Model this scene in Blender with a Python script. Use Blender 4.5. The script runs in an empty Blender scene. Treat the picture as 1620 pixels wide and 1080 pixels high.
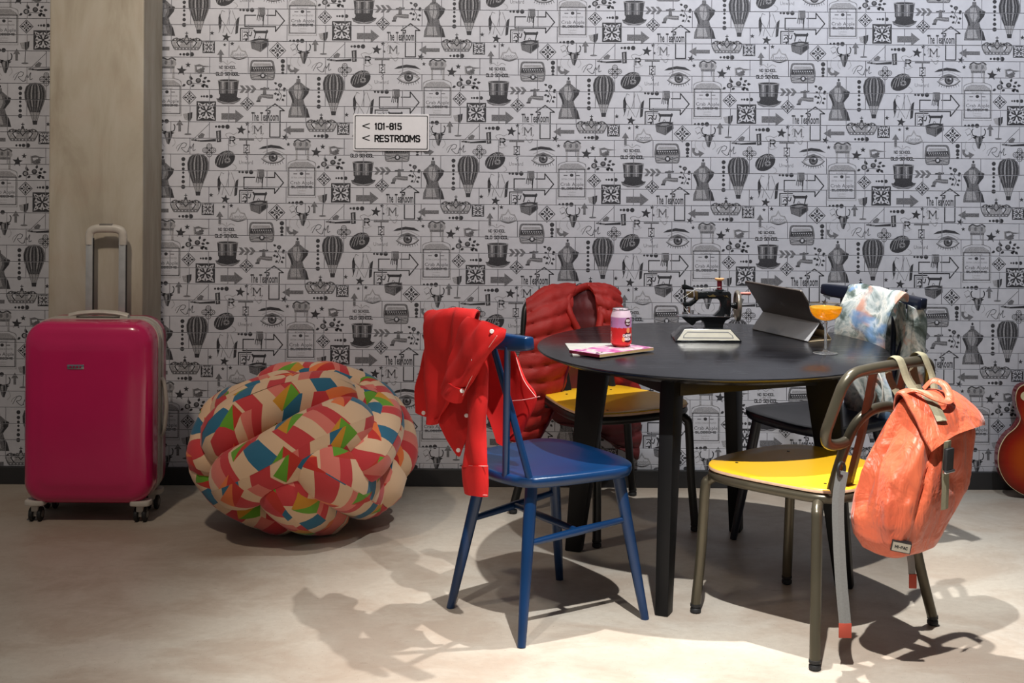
import bpy, bmesh, math, random
from math import sin, cos, pi, radians as RAD, sqrt, floor
from mathutils import Vector, Matrix, noise
from mathutils.geometry import tessellate_polygon

random.seed(7)
scene = bpy.context.scene
COL = scene.collection

# ------------------------------------------------------------------ camera
# Level view camera with a vertical shift; distances in metres, wall plane at y = 0.
YH, FPX, SW = 200.0, 2150.0, 0.0026          # horizon row, focal length (px), metres per pixel on the wall
CAM_H = 568.3 * SW
CAM_D = FPX * SW
ROLL = RAD(0.33)
cd = bpy.data.cameras.new('camera')
cam = bpy.data.objects.new('camera', cd)
COL.objects.link(cam)
cd.sensor_fit = 'HORIZONTAL'
cd.sensor_width = 36.0
cd.lens = FPX / 1620.0 * 36.0
cd.shift_y = -(540.0 - YH) / 1620.0
cam.matrix_world = Matrix.Translation((0, -CAM_D, CAM_H)) @ Matrix.Rotation(RAD(90), 4, 'X') @ Matrix.Rotation(ROLL, 4, 'Z')
cd.shift_x = -(540.0 - YH) * math.tan(ROLL) / 1620.0 * 1.0
scene.camera = cam

# ------------------------------------------------------------------ world, lamps, exposure
vs = scene.view_settings
vs.view_transform = 'Standard'
vs.look = 'None'
vs.gamma = 1.0
vs.use_curve_mapping = False
vs.exposure = 0.10
w = bpy.data.worlds.new('room_light')
scene.world = w
w.use_nodes = True
bg = w.node_tree.nodes['Background']
bg.inputs[0].default_value = (0.97, 0.98, 1.0, 1)
bg.inputs[1].default_value = 0.10


def spot(name, loc, target, energy, angle, blend, radius, color):
    d = bpy.data.lights.new(name, 'SPOT')
    d.energy = energy
    d.spot_size = RAD(angle)
    d.spot_blend = blend
    d.shadow_soft_size = radius
    d.color = color
    o = bpy.data.objects.new(name, d)
    COL.objects.link(o)
    o.location = loc
    o.rotation_euler = (Vector(target) - Vector(loc)).to_track_quat('-Z', 'Y').to_euler()
    return o


spot('ceiling_spot', (0.77, -1.36, 3.18), (0.90, -1.50, 0), 540, 70, 1.0, 0.022, (1.0, 0.985, 0.955))
spot('ceiling_spot', (0.45, -3.10, 3.20), (0.70, -2.20, 0), 720, 62, 1.0, 0.022, (1.0, 0.99, 0.97))
spot('ceiling_spot', (-1.55, -2.40, 3.20), (-1.25, -0.2, 1.0), 120, 96, 1.0, 0.08, (1.0, 0.85, 0.70))
spot('ceiling_spot', (-0.45, -2.20, 3.20), (-0.40, 0.0, 2.10), 150, 72, 1.0, 0.10, (1.0, 0.95, 0.90))
spot('ceiling_spot', (1.50, -2.20, 3.20), (1.50, 0.0, 2.05), 290, 80, 1.0, 0.10, (0.93, 0.95, 1.0))
spot('ceiling_spot', (-0.80, -3.60, 3.20), (-0.50, -2.75, 0), 300, 56, 1.0, 0.05, (1.0, 0.95, 0.88))


# ------------------------------------------------------------------ pixel -> room helpers (real depth always given)
def unroll(px, py):
    dx, dy = px - 810.0, py - 540.0
    c, s = cos(ROLL), sin(ROLL)
    return 810 + c * dx + s * dy, 540 - s * dx + c * dy


def at(px, py, z=0.0):
    x, y = unroll(px, py)
    d = FPX * (CAM_H - z) / (y - YH)
    return Vector(((x - 810) * d / FPX, d - CAM_D, z))


def atd(px, py, Y):
    x, y = unroll(px, py)
    d = Y + CAM_D
    return Vector(((x - 810) * d / FPX, Y, CAM_H - (y - YH) * d / FPX))


# ------------------------------------------------------------------ materials
def lin(r, g, b):
    f = lambda c: (c / 255 / 12.92) if c / 255 <= 0.04045 else ((c / 255 + 0.055) / 1.055) ** 2.4
    return (f(r), f(g), f(b), 1.0)


class NT:
    """small helper to write node expressions"""
    def __init__(self, name):
        self.m = bpy.data.materials.new(name)
        self.m.use_nodes = True
        self.t = self.m.node_tree
        self.b = self.t.nodes['Principled BSDF']

    def new(self, typ, **kw):
        n = self.t.nodes.new(typ)
        for k, v in kw.items():
            setattr(n, k, v)
        return n

    def set(self, sock, v):
        if hasattr(v, 'is_output'):
            self.t.links.new(v, sock)
        else:
            sock.default_value = v

    def math(self, op, a, b=0.0, c=0.0):
        n = self.new('ShaderNodeMath', operation=op)
        self.set(n.inputs[0], a)
        self.set(n.inputs[1], b)
        self.set(n.inputs[2], c)
        return n.outputs[0]

    def mix(self, fac, a, b, blend='MIX'):
        n = self.new('ShaderNodeMix', data_type='RGBA', blend_type=blend)
        self.set(n.inputs[0], fac)
        self.set(n.inputs[6], a)
        self.set(n.inputs[7], b)
        return n.outputs[2]

    def coord(self, kind='Object', scale=(1, 1, 1), loc=(0, 0, 0), rot=(0, 0, 0)):
        tc = self.new('ShaderNodeTexCoord')
        mp = self.new('ShaderNodeMapping')
        mp.inputs['Scale'].default_value = scale
        mp.inputs['Location'].default_value = loc
        mp.inputs['Rotation'].default_value = rot
        self.t.links.new(tc.outputs[kind], mp.inputs[0])
        return mp.outputs[0]

    def noise(self, vec, scale=5.0, detail=3.0, rough=0.5, dist=0.0):
        n = self.new('ShaderNodeTexNoise')
        self.t.links.new(vec, n.inputs['Vector'])
        n.inputs['Scale'].default_value = scale
        n.inputs['Detail'].default_value = detail
        n.inputs['Roughness'].default_value = rough
        n.inputs['Distortion'].default_value = dist
        return n.outputs[0]

    def ramp(self, fac, stops, interp='LINEAR'):
        n = self.new('ShaderNodeValToRGB')
        n.color_ramp.interpolation = interp
        el = n.color_ramp.elements
        while len(el) < len(stops):
            el.new(0.5)
        for e, (p, c) in zip(el, stops):
            e.position = p
            e.color = c if len(c) == 4 else (*c, 1)
        self.t.links.new(fac, n.inputs[0])
        return n.outputs[0]

    def bump(self, h, strength=0.3, dist=0.005):
        n = self.new('ShaderNodeBump')
        n.inputs['Strength'].default_value = strength
        n.inputs['Distance'].default_value = dist
        self.t.links.new(h, n.inputs['Height'])
        self.t.links.new(n.outputs[0], self.b.inputs['Normal'])

    def done(self, color=None, rough=None, metal=None, spec=None, coat=None, trans=None, ior=None, sheen=None, coat_rough=None):
        for key, v in (('Base Color', color), ('Roughness', rough), ('Metallic', metal), ('Specular IOR Level', spec),
                       ('Coat Weight', coat), ('Transmission Weight', trans), ('IOR', ior), ('Sheen Weight', sheen),
                       ('Coat Roughness', coat_rough)):
            if v is not None:
                self.set(self.b.inputs[key], v)
        return self.m


def mat_plain(name, rgb, rough=0.5, metal=0.0, var=0.08, scale=30.0, bump=0.0, **kw):
    n = NT(name)
    c = lin(*rgb)
    v = n.coord()
    f = n.noise(v, scale, 3)
    lo = tuple(x * (1 - var) for x in c[:3]) + (1,)
    hi = tuple(min(1, x * (1 + var)) for x in c[:3]) + (1,)
    col = n.ramp(f, [(0.3, lo), (0.7, hi)])
    if bump:
        n.bump(f, bump, 0.003)
    return n.done(color=col, rough=rough, metal=metal, **kw)


def mat_fabric(name, rgb, rough=0.85, weave=900.0, var=0.12, bump=0.25, sheen=0.2):
    n = NT(name)
    c = lin(*rgb)
    v = n.coord()
    f = n.noise(v, 14, 4)
    g = n.noise(v, weave, 1)
    lo = tuple(x * (1 - var) for x in c[:3]) + (1,)
    hi = tuple(min(1, x * (1 + var)) for x in c[:3]) + (1,)
    col = n.ramp(f, [(0.3, lo), (0.7, hi)])
    n.bump(n.math('ADD', f, n.math('MULTIPLY', g, 0.25)), bump, 0.006)
    return n.done(color=col, rough=rough, sheen=sheen)


M = {}


def build_materials():
    # concrete floor: beige grey screed with trowel blotches, reddish worn areas and fine specks
    n = NT('screed_floor')
    v = n.coord('Object')
    big = n.noise(v, 0.8, 5, 0.6, 0.3)
    mid = n.noise(n.coord('Object', (1.0, 1.4, 1)), 2.6, 8, 0.66, 0.4)
    fine = n.noise(v, 45, 6, 0.7)
    streak = n.noise(n.coord('Object', (1.0, 26, 1)), 3.0, 5, 0.7)
    c = n.ramp(big, [(0.34, lin(166, 152, 138)), (0.50, lin(184, 176, 163)), (0.66, lin(176, 171, 162))])
    c = n.mix(n.math('MULTIPLY', n.ramp(mid, [(0.45, (0, 0, 0)), (0.60, (1, 1, 1))]), 0.5), c, lin(150, 130, 113))
    c = n.mix(n.math('MULTIPLY', n.ramp(fine, [(0.40, (0, 0, 0)), (0.70, (1, 1, 1))]), 0.30), c, lin(148, 138, 126))
    c = n.mix(n.math('MULTIPLY', n.ramp(streak, [(0.62, (0, 0, 0)), (0.72, (1, 1, 1))]), 0.25), c, lin(212, 204, 190))
    speck = n.noise(v, 240, 1)
    c = n.mix(n.ramp(speck, [(0.735, (0, 0, 0)), (0.76, (1, 1, 1))]), c, lin(95, 80, 66))
    stain = n.noise(n.coord('Object', (1, 1.6, 1), (3.1, 1.2, 0)), 5.5, 5, 0.7)
    c = n.mix(n.ramp(stain, [(0.66, (0, 0, 0)), (0.72, (0.4, 0.4, 0.4))]), c, lin(110, 98, 84))
    n.bump(n.math('ADD', mid, n.math('MULTIPLY', fine, 0.3)), 0.10, 0.004)
    M['floor'] = n.done(color=c, rough=n.ramp(mid, [(0.3, (0.34,) * 3), (0.7, (0.52,) * 3)]), spec=0.4)

    # plastered concrete column
    n = NT('column_concrete')
    v = n.coord('Object', (3.0, 3.0, 0.8))
    a = n.noise(v, 2.2, 6, 0.62, 0.5)
    b2 = n.noise(n.coord('Object'), 7, 5, 0.6)
    c = n.ramp(a, [(0.30, lin(150, 139, 122)), (0.5, lin(172, 164, 148)), (0.72, lin(186, 180, 168))])
    c = n.mix(n.math('MULTIPLY', n.ramp(b2, [(0.5, (0, 0, 0)), (0.72, (1, 1, 1))]), 0.35), c, lin(170, 150, 132))
    n.bump(b2, 0.15, 0.006)
    M['column'] = n.done(color=c, rough=0.72)

    # printed tiles
    n = NT('tile_satin_grey')
    f = n.noise(n.coord('Object'), 25, 3)
    M['tile'] = n.done(color=n.ramp(f, [(0.3, lin(186, 187, 194)), (0.7, lin(195, 196, 203))]), rough=0.42, spec=0.35)
    for k, (nm, lo, hi) in enumerate((('ink_black', (34, 34, 38), (72, 72, 76)), ('ink_grey', (66, 66, 70), (132, 132, 136)),
                                      ('ink_pale', (118, 118, 122), (176, 176, 180)))):
        n = NT(nm)
        f = n.noise(n.coord('Object'), 520, 3, 0.7)
        M['ink%d' % k] = n.done(color=n.ramp(f, [(0.36, lin(*lo)), (0.64, lin(*hi))]), rough=0.5, spec=0.3)
    M['grout'] = mat_plain('tile_joint_grey', (92, 91, 92), 0.9)
    M['baseboard'] = mat_plain('baseboard_black', (40, 40, 42), 0.45)
    M['sign_white'] = mat_plain('sign_white_enamel', (222, 222, 226), 0.35, var=0.02)
    M['black_paint'] = mat_plain('black_paint', (20, 20, 22), 0.45)

    # suitcase
    M['magenta'] = mat_plain('magenta_polycarbonate', (196, 24, 90), 0.22, var=0.05, scale=4, coat=0.7, coat_rough=0.06)
    M['magenta_inner'] = mat_plain('magenta_side', (160, 14, 70), 0.3, var=0.05, scale=4, coat=0.4)
    M['cream_plastic'] = mat_plain('cream_grey_plastic', (188, 182, 172), 0.4)
    M['grey_plastic'] = mat_plain('warm_grey_plastic', (120, 116, 110), 0.45)
    M['alu'] = mat_plain('brushed_aluminium', (182, 184, 184), 0.35, 0.35)
    M['rubber'] = mat_plain('black_rubber', (26, 26, 27), 0.6)
    M['chrome'] = mat_plain('chrome', (200, 200, 202), 0.15, 1.0)

    # furniture
    n = NT('black_stained_oak')
    v = n.coord('Object', (1.0, 14, 14))
    g = n.noise(v, 4.0, 6, 0.6, 0.4)
    pore = n.noise(n.coord('Object', (1.5, 60, 60)), 6.0, 2)
    c = n.ramp(g, [(0.3, lin(11, 11, 13)), (0.7, lin(26, 26, 30))])
    n.bump(n.math('ADD', g, n.math('MULTIPLY', pore, 0.5)), 0.12, 0.002)
    M['black_oak'] = n.done(color=c, rough=n.ramp(g, [(0.3, (0.17,) * 3), (0.7, (0.29,) * 3)]), spec=0.42)
    M['black_wood'] = mat_plain('black_lacquered_wood', (11, 11, 13), 0.5, scale=8, spec=0.25)
    M['navy'] = mat_plain('navy_lacquered_wood', (5, 42, 80), 0.30, var=0.14, scale=6, spec=0.5)
    M['black_navy'] = mat_plain('blue_black_lacquered_wood', (17, 22, 38), 0.30, scale=6)
    M['bronze'] = mat_plain('olive_bronze_tube', (86, 80, 66), 0.30, 0.5, scale=12)
    M['shaded_tube_rivet'] = mat_plain('shaded_tube_and_rivet', (38, 38, 38), 0.34, 0.4, scale=12)  # bronze tube with the rear chair's shade put into the colour; also seat rivets
    M['slat_brown'] = mat_plain('brown_flat_steel', (92, 74, 62), 0.4, 0.3)
    M['yellow'] = mat_plain('yellow_laminate', (244, 190, 40), 0.34, var=0.03, scale=6)
    M['ply_edge'] = mat_plain('birch_ply_edge', (206, 170, 140), 0.6, scale=60)
    M['red_cotton'] = mat_fabric('red_cotton_twill', (196, 13, 11), weave=1200, sheen=0.0)
    M['red_lining'] = mat_fabric('dark_red_inside', (176, 14, 20))
    M['white_thread'] = mat_plain('pale_thread', (226, 160, 156), 0.8)
    M['pearl'] = mat_plain('white_button', (232, 226, 222), 0.3)
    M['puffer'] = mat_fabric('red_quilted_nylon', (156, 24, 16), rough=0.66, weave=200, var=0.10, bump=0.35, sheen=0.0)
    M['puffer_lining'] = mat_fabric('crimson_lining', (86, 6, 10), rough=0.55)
    M['zip'] = mat_plain('burgundy_zip', (92, 14, 36), 0.5)
    # backpack
    n = NT('coral_nylon')
    v = n.coord()
    f = n.noise(v, 9, 4, 0.5, 0.7)
    cr = n.noise(n.coord('Object', (2.4, 2.4, 0.6)), 9, 3, 0.5, 0.8)
    c = n.ramp(f, [(0.3, lin(188, 80, 50)), (0.7, lin(206, 98, 62))])
    n.bump(n.math('ADD', f, n.math('MULTIPLY', cr, 1.2)), 0.45, 0.03)
    M['coral'] = n.done(color=c, rough=0.46, sheen=0.15)
    M['coral_dark'] = mat_plain('coral_webbing', (160, 62, 44), 0.8)
    M['strap_grey'] = mat_plain('grey_webbing', (116, 116, 114), 0.8, scale=200)
    M['strap_khaki'] = mat_plain('khaki_webbing', (134, 128, 104), 0.8, scale=200)
    # floral garment
    n = NT('painterly_floral_cotton')
    v = n.coord()
    a = n.noise(v, 13, 5, 0.6, 0.6)
    d = n.noise(n.coord('Object', (1, 1, 1), (4, 2, 1)), 9.0, 3, 0.5, 0.6)
    e = n.noise(n.coord('Object', (1, 1, 1), (1, 7, 3)), 6.0, 3, 0.5, 0.6)
    c = n.ramp(a, [(0.30, lin(60, 72, 66)), (0.40, lin(104, 118, 116)), (0.48, lin(176, 186, 186)), (0.56, lin(214, 214, 208)), (0.62, lin(150, 160, 156)), (0.70, lin(84, 96, 90))])
    c = n.mix(n.ramp(d, [(0.57, (0, 0, 0)), (0.66, (0.9, 0.9, 0.9))]), c, lin(206, 150, 130))
    c = n.mix(n.ramp(e, [(0.57, (0, 0, 0)), (0.66, (0.85, 0.85, 0.85))]), c, lin(104, 146, 196))
    n.bump(n.noise(v, 18, 3), 0.25, 0.008)
    M['floral'] = n.done(color=c, rough=0.85)
    M['cord'] = mat_plain('white_cord', (226, 224, 216), 0.7)
    # table things
    M['can_top'] = mat_plain('can_aluminium', (205, 205, 208), 0.25, 0.9)
    n = NT('clear_glass')
    tr, gl, fx, mx = n.new('ShaderNodeBsdfTransparent'), n.new('ShaderNodeBsdfGlossy'), n.new('ShaderNodeLayerWeight'), n.new('ShaderNodeMixShader')
    tr.inputs[0].default_value = (0.93, 0.95, 0.94, 1)
    gl.inputs['Roughness'].default_value = 0.02
    fx.inputs[0].default_value = 0.35
    n.t.links.new(n.math('ADD', n.math('MULTIPLY', n.math('POWER', fx.outputs['Facing'], 3.0), 0.6), 0.07), mx.inputs[0])
    n.t.links.new(tr.outputs[0], mx.inputs[1])
    n.t.links.new(gl.outputs[0], mx.inputs[2])
    n.t.links.new(mx.outputs[0], n.t.nodes['Material Output'].inputs['Surface'])
    M['glass'] = n.m
    M['glass_solid'] = NT('solid_clear_glass').done(color=(0.97, 0.98, 0.98, 1), rough=0.02, trans=0.82, ior=1.5)
    n = NT('orange_cocktail')
    f = n.noise(n.coord(), 20, 2)
    col = n.ramp(f, [(0.3, lin(255, 190, 30)), (0.7, lin(255, 212, 60))])
    tl, mx = n.new('ShaderNodeBsdfTranslucent'), n.new('ShaderNodeMixShader')
    n.t.links.new(col, tl.inputs[0])
    n.done(color=col, rough=0.3)
    mx.inputs[0].default_value = 0.6
    n.t.links.new(n.b.outputs[0], mx.inputs[1])
    n.t.links.new(tl.outputs[0], mx.inputs[2])
    n.t.links.new(mx.outputs[0], n.t.nodes['Material Output'].inputs['Surface'])
    M['juice'] = n.m
    M['tablet_back'] = mat_plain('dark_tablet_shell', (88, 80, 74), 0.38, 0.35)
    M['tablet_edge'] = mat_plain('tablet_bezel', (28, 28, 30), 0.3)
    M['folio'] = mat_plain('grey_folio_cover', (150, 150, 152), 0.55, scale=8)
    M['folio_in'] = mat_plain('beige_folio_inside', (176, 158, 128), 0.7)
    M['logo_grey'] = mat_plain('satin_logo', (122, 116, 112), 0.25, 0.5)
    M['iron_black'] = mat_plain('black_enamelled_iron', (14, 16, 18), 0.22, scale=10, coat=0.4)
    M['base_cream'] = mat_plain('cream_enamel_panel', (128, 123, 106), 0.35)
    M['brass'] = mat_plain('aged_brass', (150, 128, 92), 0.3, 0.9)
    M['wheel_metal'] = mat_plain('aged_nickel', (186, 176, 160), 0.28, 0.9)
    M['pink_wood'] = mat_plain('worn_pink_wood', (186, 112, 100), 0.5)
    M['spool_wood'] = mat_plain('wooden_spool', (214, 160, 110), 0.5)
    M['thread_red'] = mat_plain('wine_thread', (128, 26, 44), 0.8)
    M['gold_ink'] = mat_plain('gold_transfer', (120, 104, 66), 0.35, 0.5)
    M['paper'] = mat_plain('page_paper', (190, 184, 172), 0.8)
    M['paper_edge'] = mat_plain('kraft_page_edges', (168, 138, 94), 0.8, scale=200)
    n = NT('magazine_cover_pink')
    v = n.coord('Object', (1, 1.4, 1))
    a = n.noise(v, 16, 3, 0.5, 1.0)
    d = n.noise(n.coord('Object', (1, 1, 1), (3, 1, 0)), 20, 3, 0.5, 0.6)
    c = n.ramp(a, [(0.36, lin(150, 64, 124)), (0.45, lin(184, 112, 156)), (0.52, lin(190, 180, 172)), (0.62, lin(190, 160, 164)), (0.70, lin(96, 60, 96))])
    c = n.mix(n.ramp(d, [(0.60, (0, 0, 0)), (0.64, (0.9, 0.9, 0.9))]), c, lin(60, 40, 64))
    M['cover'] = n.done(color=c, rough=0.3)
    M['cover_white'] = mat_plain('white_cover', (178, 178, 172), 0.35)
    # guitar
    n = NT('cherry_sunburst')
    tc = n.new('ShaderNodeTexCoord')
    sp = n.new('ShaderNodeSeparateXYZ')
    n.t.links.new(tc.outputs['UV'], sp.inputs[0])
    fl = n.noise(n.coord('Object', (1, 1, 30)), 3, 3)
    c = n.ramp(sp.outputs[0], [(0.0, lin(184, 88, 12)), (0.5, lin(176, 66, 6)), (0.80, lin(140, 6, 3)), (1.0, lin(84, 2, 6))])
    c = n.mix(n.math('MULTIPLY', fl, 0.12), c, lin(196, 110, 30))
    M['burst'] = n.done(color=c, rough=0.3, coat=0.12, coat_rough=0.1, spec=0.3)
    M['guitar_side'] = mat_plain('dark_cherry_lacquer', (112, 8, 18), 0.2, coat=0.6)
    M['cream'] = mat_plain('aged_cream_plastic', (220, 206, 164), 0.4)
    M['rosewood'] = mat_plain('rosewood', (62, 38, 28), 0.5)

    # pouf fabric, drawn in the UVs of every roll (metres along / around the roll)
    n = NT('geometric_block_fabric')
    tc = n.new('ShaderNodeTexCoord')
    sp = n.new('ShaderNodeSeparateXYZ')
    n.t.links.new(tc.outputs['UV'], sp.inputs[0])
    U, V = sp.outputs[0], sp.outputs[1]
    W_, H_ = 0.130, 0.047
    cu = n.math('DIVIDE', U, W_)
    ci = n.math('FLOOR', cu)
    cf = n.math('SUBTRACT', cu, ci)
    par = n.math('MODULO', n.math('ADD', ci, 200.0), 2.0)
    sgn = n.math('SUBTRACT', n.math('MULTIPLY', par, 2.0), 1.0)
    tt = n.math('ADD', n.math('DIVIDE', V, H_), n.math('MULTIPLY', sgn, n.math('MULTIPLY', n.math('SUBTRACT', cf, 0.5), 0.9)))
    tt = n.math('ADD', tt, n.math('MULTIPLY', ci, 2.37))
    ph = n.math('MODULO', n.math('ADD', tt, 700.0), 7.0)
    cream, coral, blue, pink = lin(224, 188, 152), lin(198, 54, 58), lin(34, 104, 134), lin(220, 118, 104)
    stripes = n.ramp(n.math('DIVIDE', ph, 7.0), [(0.0, cream), (0.19, blue), (0.36, cream), (0.50, coral), (0.66, cream), (0.78, pink), (0.90, coral)], 'CONSTANT')
    # lozenges sitting astride the column joints
    bu = n.math('ADD', cu, 0.5)
    bi = n.math('FLOOR', bu)
    bf = n.math('SUBTRACT', n.math('SUBTRACT', bu, bi), 0.5)
    vv = n.math('ADD', n.math('DIVIDE', V, 0.172), n.math('MULTIPLY', bi, 0.41))
    vi = n.math('FLOOR', vv)
    vf = n.math('SUBTRACT', n.math('SUBTRACT', vv, vi), 0.5)
    sk = n.math('ADD', vf, n.math('MULTIPLY', bf, 0.38))
    inside = n.math('LESS_THAN', n.math('ADD', n.math('MULTIPLY', n.math('ABSOLUTE', bf), 2.7), n.math('MULTIPLY', n.math('ABSOLUTE', sk), 4.2)), 1.0)
    kind = n.math('MODULO', n.math('ADD', n.math('ADD', bi, n.math('MULTIPLY', vi, 2.0)), 400.0), 3.0)
    half = n.math('GREATER_THAN', sk, 0.0)
    ca = n.ramp(n.math('DIVIDE', n.math('ADD', kind, 0.5), 3.0), [(0.0, lin(96, 156, 30)), (0.34, lin(232, 120, 60)), (0.67, lin(206, 142, 30))], 'CONSTANT')
    cb = n.ramp(n.math('DIVIDE', n.math('ADD', kind, 0.5), 3.0), [(0.0, lin(190, 44, 28)), (0.34, lin(196, 40, 30)), (0.67, lin(100, 158, 34))], 'CONSTANT')
    c = n.mix(inside, stripes, n.mix(half, ca, cb))
    fz = n.noise(n.coord('Object'), 500, 1)
    n.bump(n.math('ADD', n.noise(n.coord('Object'), 16, 3), n.math('MULTIPLY', fz, 0.12)), 0.22, 0.008)
    M['pouf'] = n.done(color=c, rough=0.82, sheen=0.2)


build_materials()


# ------------------------------------------------------------------ mesh helpers
class MB:
    def __init__(self):
        self.v, self.f, self.m, self.uv = [], [], [], {}

    def add(self, vs, fs, mi=0):
        o = len(self.v)
        self.v += [tuple(p) for p in vs]
        self.f += [tuple(i + o for i in f) for f in fs]
        self.m += [mi] * len(fs)
        return o

    def box(self, c, s, mi=0, rot=None):
        hx, hy, hz = s[0] / 2, s[1] / 2, s[2] / 2
        vs = [Vector((x * hx, y * hy, z * hz)) for x in (-1, 1) for y in (-1, 1) for z in (-1, 1)]
        if rot is not None:
            vs = [rot @ p for p in vs]
        vs = [p + Vector(c) for p in vs]
        self.add(vs, [(0, 1, 3, 2), (4, 6, 7, 5), (0, 4, 5, 1), (2, 3, 7, 6), (0, 2, 6, 4), (1, 5, 7, 3)], mi)
        return self

    def tube(self, pts, r, n=12, closed=False, mi=0, flat=1.0, up=None, caps=True):
        pts = [Vector(p) for p in pts]
        N = len(pts)
        rr = r if hasattr(r, '__len__') else [r] * N
        tang = []
        for i in range(N):
            if closed:
                t = pts[(i + 1) % N] - pts[i - 1]
            else:
                t = pts[min(i + 1, N - 1)] - pts[max(i - 1, 0)]
            tang.append(t.normalized())
        u = Vector(up) if up is not None else (Vector((0, 0, 1)) if abs(tang[0].z) < 0.9 else Vector((1, 0, 0)))
        u = (u - tang[0] * u.dot(tang[0])).normalized()
        vs = []
        for i in range(N):
            u = (u - tang[i] * u.dot(tang[i])).normalized()
            b = tang[i].cross(u)
            for k in range(n):
                a = 2 * pi * k / n
                vs.append(pts[i] + u * (cos(a) * rr[i] * flat) + b * (sin(a) * rr[i]))
        fs = []
        for i in range(N if closed else N - 1):
            j = (i + 1) % N
            for k in range(n):
                l = (k + 1) % n
                fs.append((i * n + k, i * n + l, j * n + l, j * n + k))
        if not closed and caps:
            fs.append(tuple(reversed(range(n))))
            fs.append(tuple((N - 1) * n + k for k in range(n)))
        self.add(vs, fs, mi)
        return self

    def lathe(self, prof, n=32, c=(0, 0, 0), axis='Z', mi=0):
        c = Vector(c)
        vs, fs = [], []
        for r, h in prof:
            for k in range(n):
                a = 2 * pi * k / n
                p = (r * cos(a), r * sin(a), h)
                if axis == 'X':
                    p = (h, r * cos(a), r * sin(a))
                elif axis == 'Y':
                    p = (r * sin(a), h, r * cos(a))
                vs.append(c + Vector(p))
        for i in range(len(prof) - 1):
            for k in range(n):
                l = (k + 1) % n
                fs.append((i * n + k, i * n + l, (i + 1) * n + l, (i + 1) * n + k))
        if prof[0][0] > 1e-5:
            fs.append(tuple(reversed(range(n))))
        if prof[-1][0] > 1e-5:
            fs.append(tuple((len(prof) - 1) * n + k for k in range(n)))
        self.add(vs, fs, mi)
        return self

    def prism(self, poly, a, b, frame=None, mi=0):
        """poly in 2D extruded from a to b; frame maps (x, y, h) -> 3D"""
        fr = frame or (lambda x, y, h: (x, y, h))
        n = len(poly)
        vs = [fr(x, y, a) for x, y in poly] + [fr(x, y, b) for x, y in poly]
        fs = [tuple(reversed(range(n))), tuple(range(n, 2 * n))]
        fs += [(i, (i + 1) % n, n + (i + 1) % n, n + i) for i in range(n)]
        self.add(vs, fs, mi)
        return self

    def build(self, name, mats, parent=None, smooth=True, bevel=0.0, seg=2, ang=35, loc=None, sub=0):
        me = bpy.data.meshes.new(name)
        me.from_pydata(self.v, [], self.f)
        if not isinstance(mats, (list, tuple)):
            mats = [mats]
        for m in mats:
            me.materials.append(m)
        me.polygons.foreach_set('material_index', self.m)
        bm = bmesh.new()
        bm.from_mesh(me)
        bmesh.ops.remove_doubles(bm, verts=bm.verts, dist=1e-6)
        bmesh.ops.recalc_face_normals(bm, faces=bm.faces)
        if bevel:
            es = [e for e in bm.edges if len(e.link_faces) == 2 and e.calc_face_angle(0) > RAD(ang)]
            bmesh.ops.bevel(bm, geom=es, offset=bevel, segments=seg, profile=0.5, affect='EDGES', clamp_overlap=True)
        bm.to_mesh(me)
        bm.free()
        return link(name, me, parent, smooth, loc, ang, sub)


def link(name, me, parent=None, smooth=True, loc=None, ang=35, sub=0):
    o = bpy.data.objects.new(name, me)
    COL.objects.link(o)
    if parent is not None:
        o.parent = parent
    if loc is not None:
        o.location = loc
    if smooth:
        me.polygons.foreach_set('use_smooth', [True] * len(me.polygons))
        try:
            me.set_sharp_from_angle(angle=RAD(ang + 8))
        except Exception:
            pass
    if sub:
        md = o.modifiers.new('smooth', 'SUBSURF')
        md.levels = md.render_levels = sub
    return o


def thing(name, label, cat, loc=(0, 0, 0), rz=0.0, group=None):
    o = bpy.data.objects.new(name, None)
    COL.objects.link(o)
    o.empty_display_size = 0.05
    o.location = loc
    o.rotation_euler = (0, 0, rz)
    return tag(o, label, cat, group)


def tag(o, label, cat, group=None):
    o['label'] = label
    o['category'] = cat
    if group:
        o['group'] = group
    return o


def struct(o, label=None):
    o['kind'] = 'structure'
    if label:
        o['label'] = label
    return o


def crom(p, n, closed=False):
    """Catmull-Rom through points, n samples per span"""
    p = [Vector(q) for q in p]
    N = len(p)
    out = []
    for i in range(N if closed else N - 1):
        a, b, c, d = (p[(i - 1) % N], p[i], p[(i + 1) % N], p[(i + 2) % N]) if closed else \
            (p[max(i - 1, 0)], p[i], p[i + 1], p[min(i + 2, N - 1)])
        for k in range(n):
            t = k / n
            out.append(0.5 * ((2 * b) + (c - a) * t + (2 * a - 5 * b + 4 * c - d) * t * t + (3 * b - a - 3 * c + d) * t ** 3))
    if not closed:
        out.append(p[-1])
    return out


def rounded(poly, r, n=5):
    """round the corners of a 2D polygon; r is a number or one per corner"""
    out = []
    N = len(poly)
    for i in range(N):
        p = Vector(poly[i]).to_2d()
        a = Vector(poly[i - 1]).to_2d() - p
        b = Vector(poly[(i + 1) % N]).to_2d() - p
        ri = r[i] if hasattr(r, '__len__') else r
        ri = min(ri, a.length * 0.49, b.length * 0.49)
        p0, p1 = p + a.normalized() * ri, p + b.normalized() * ri
        for k in range(n + 1):
            t = k / n
            out.append(tuple(p0 * (1 - t) ** 2 + p * 2 * t * (1 - t) + p1 * t * t))
    return out


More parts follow.
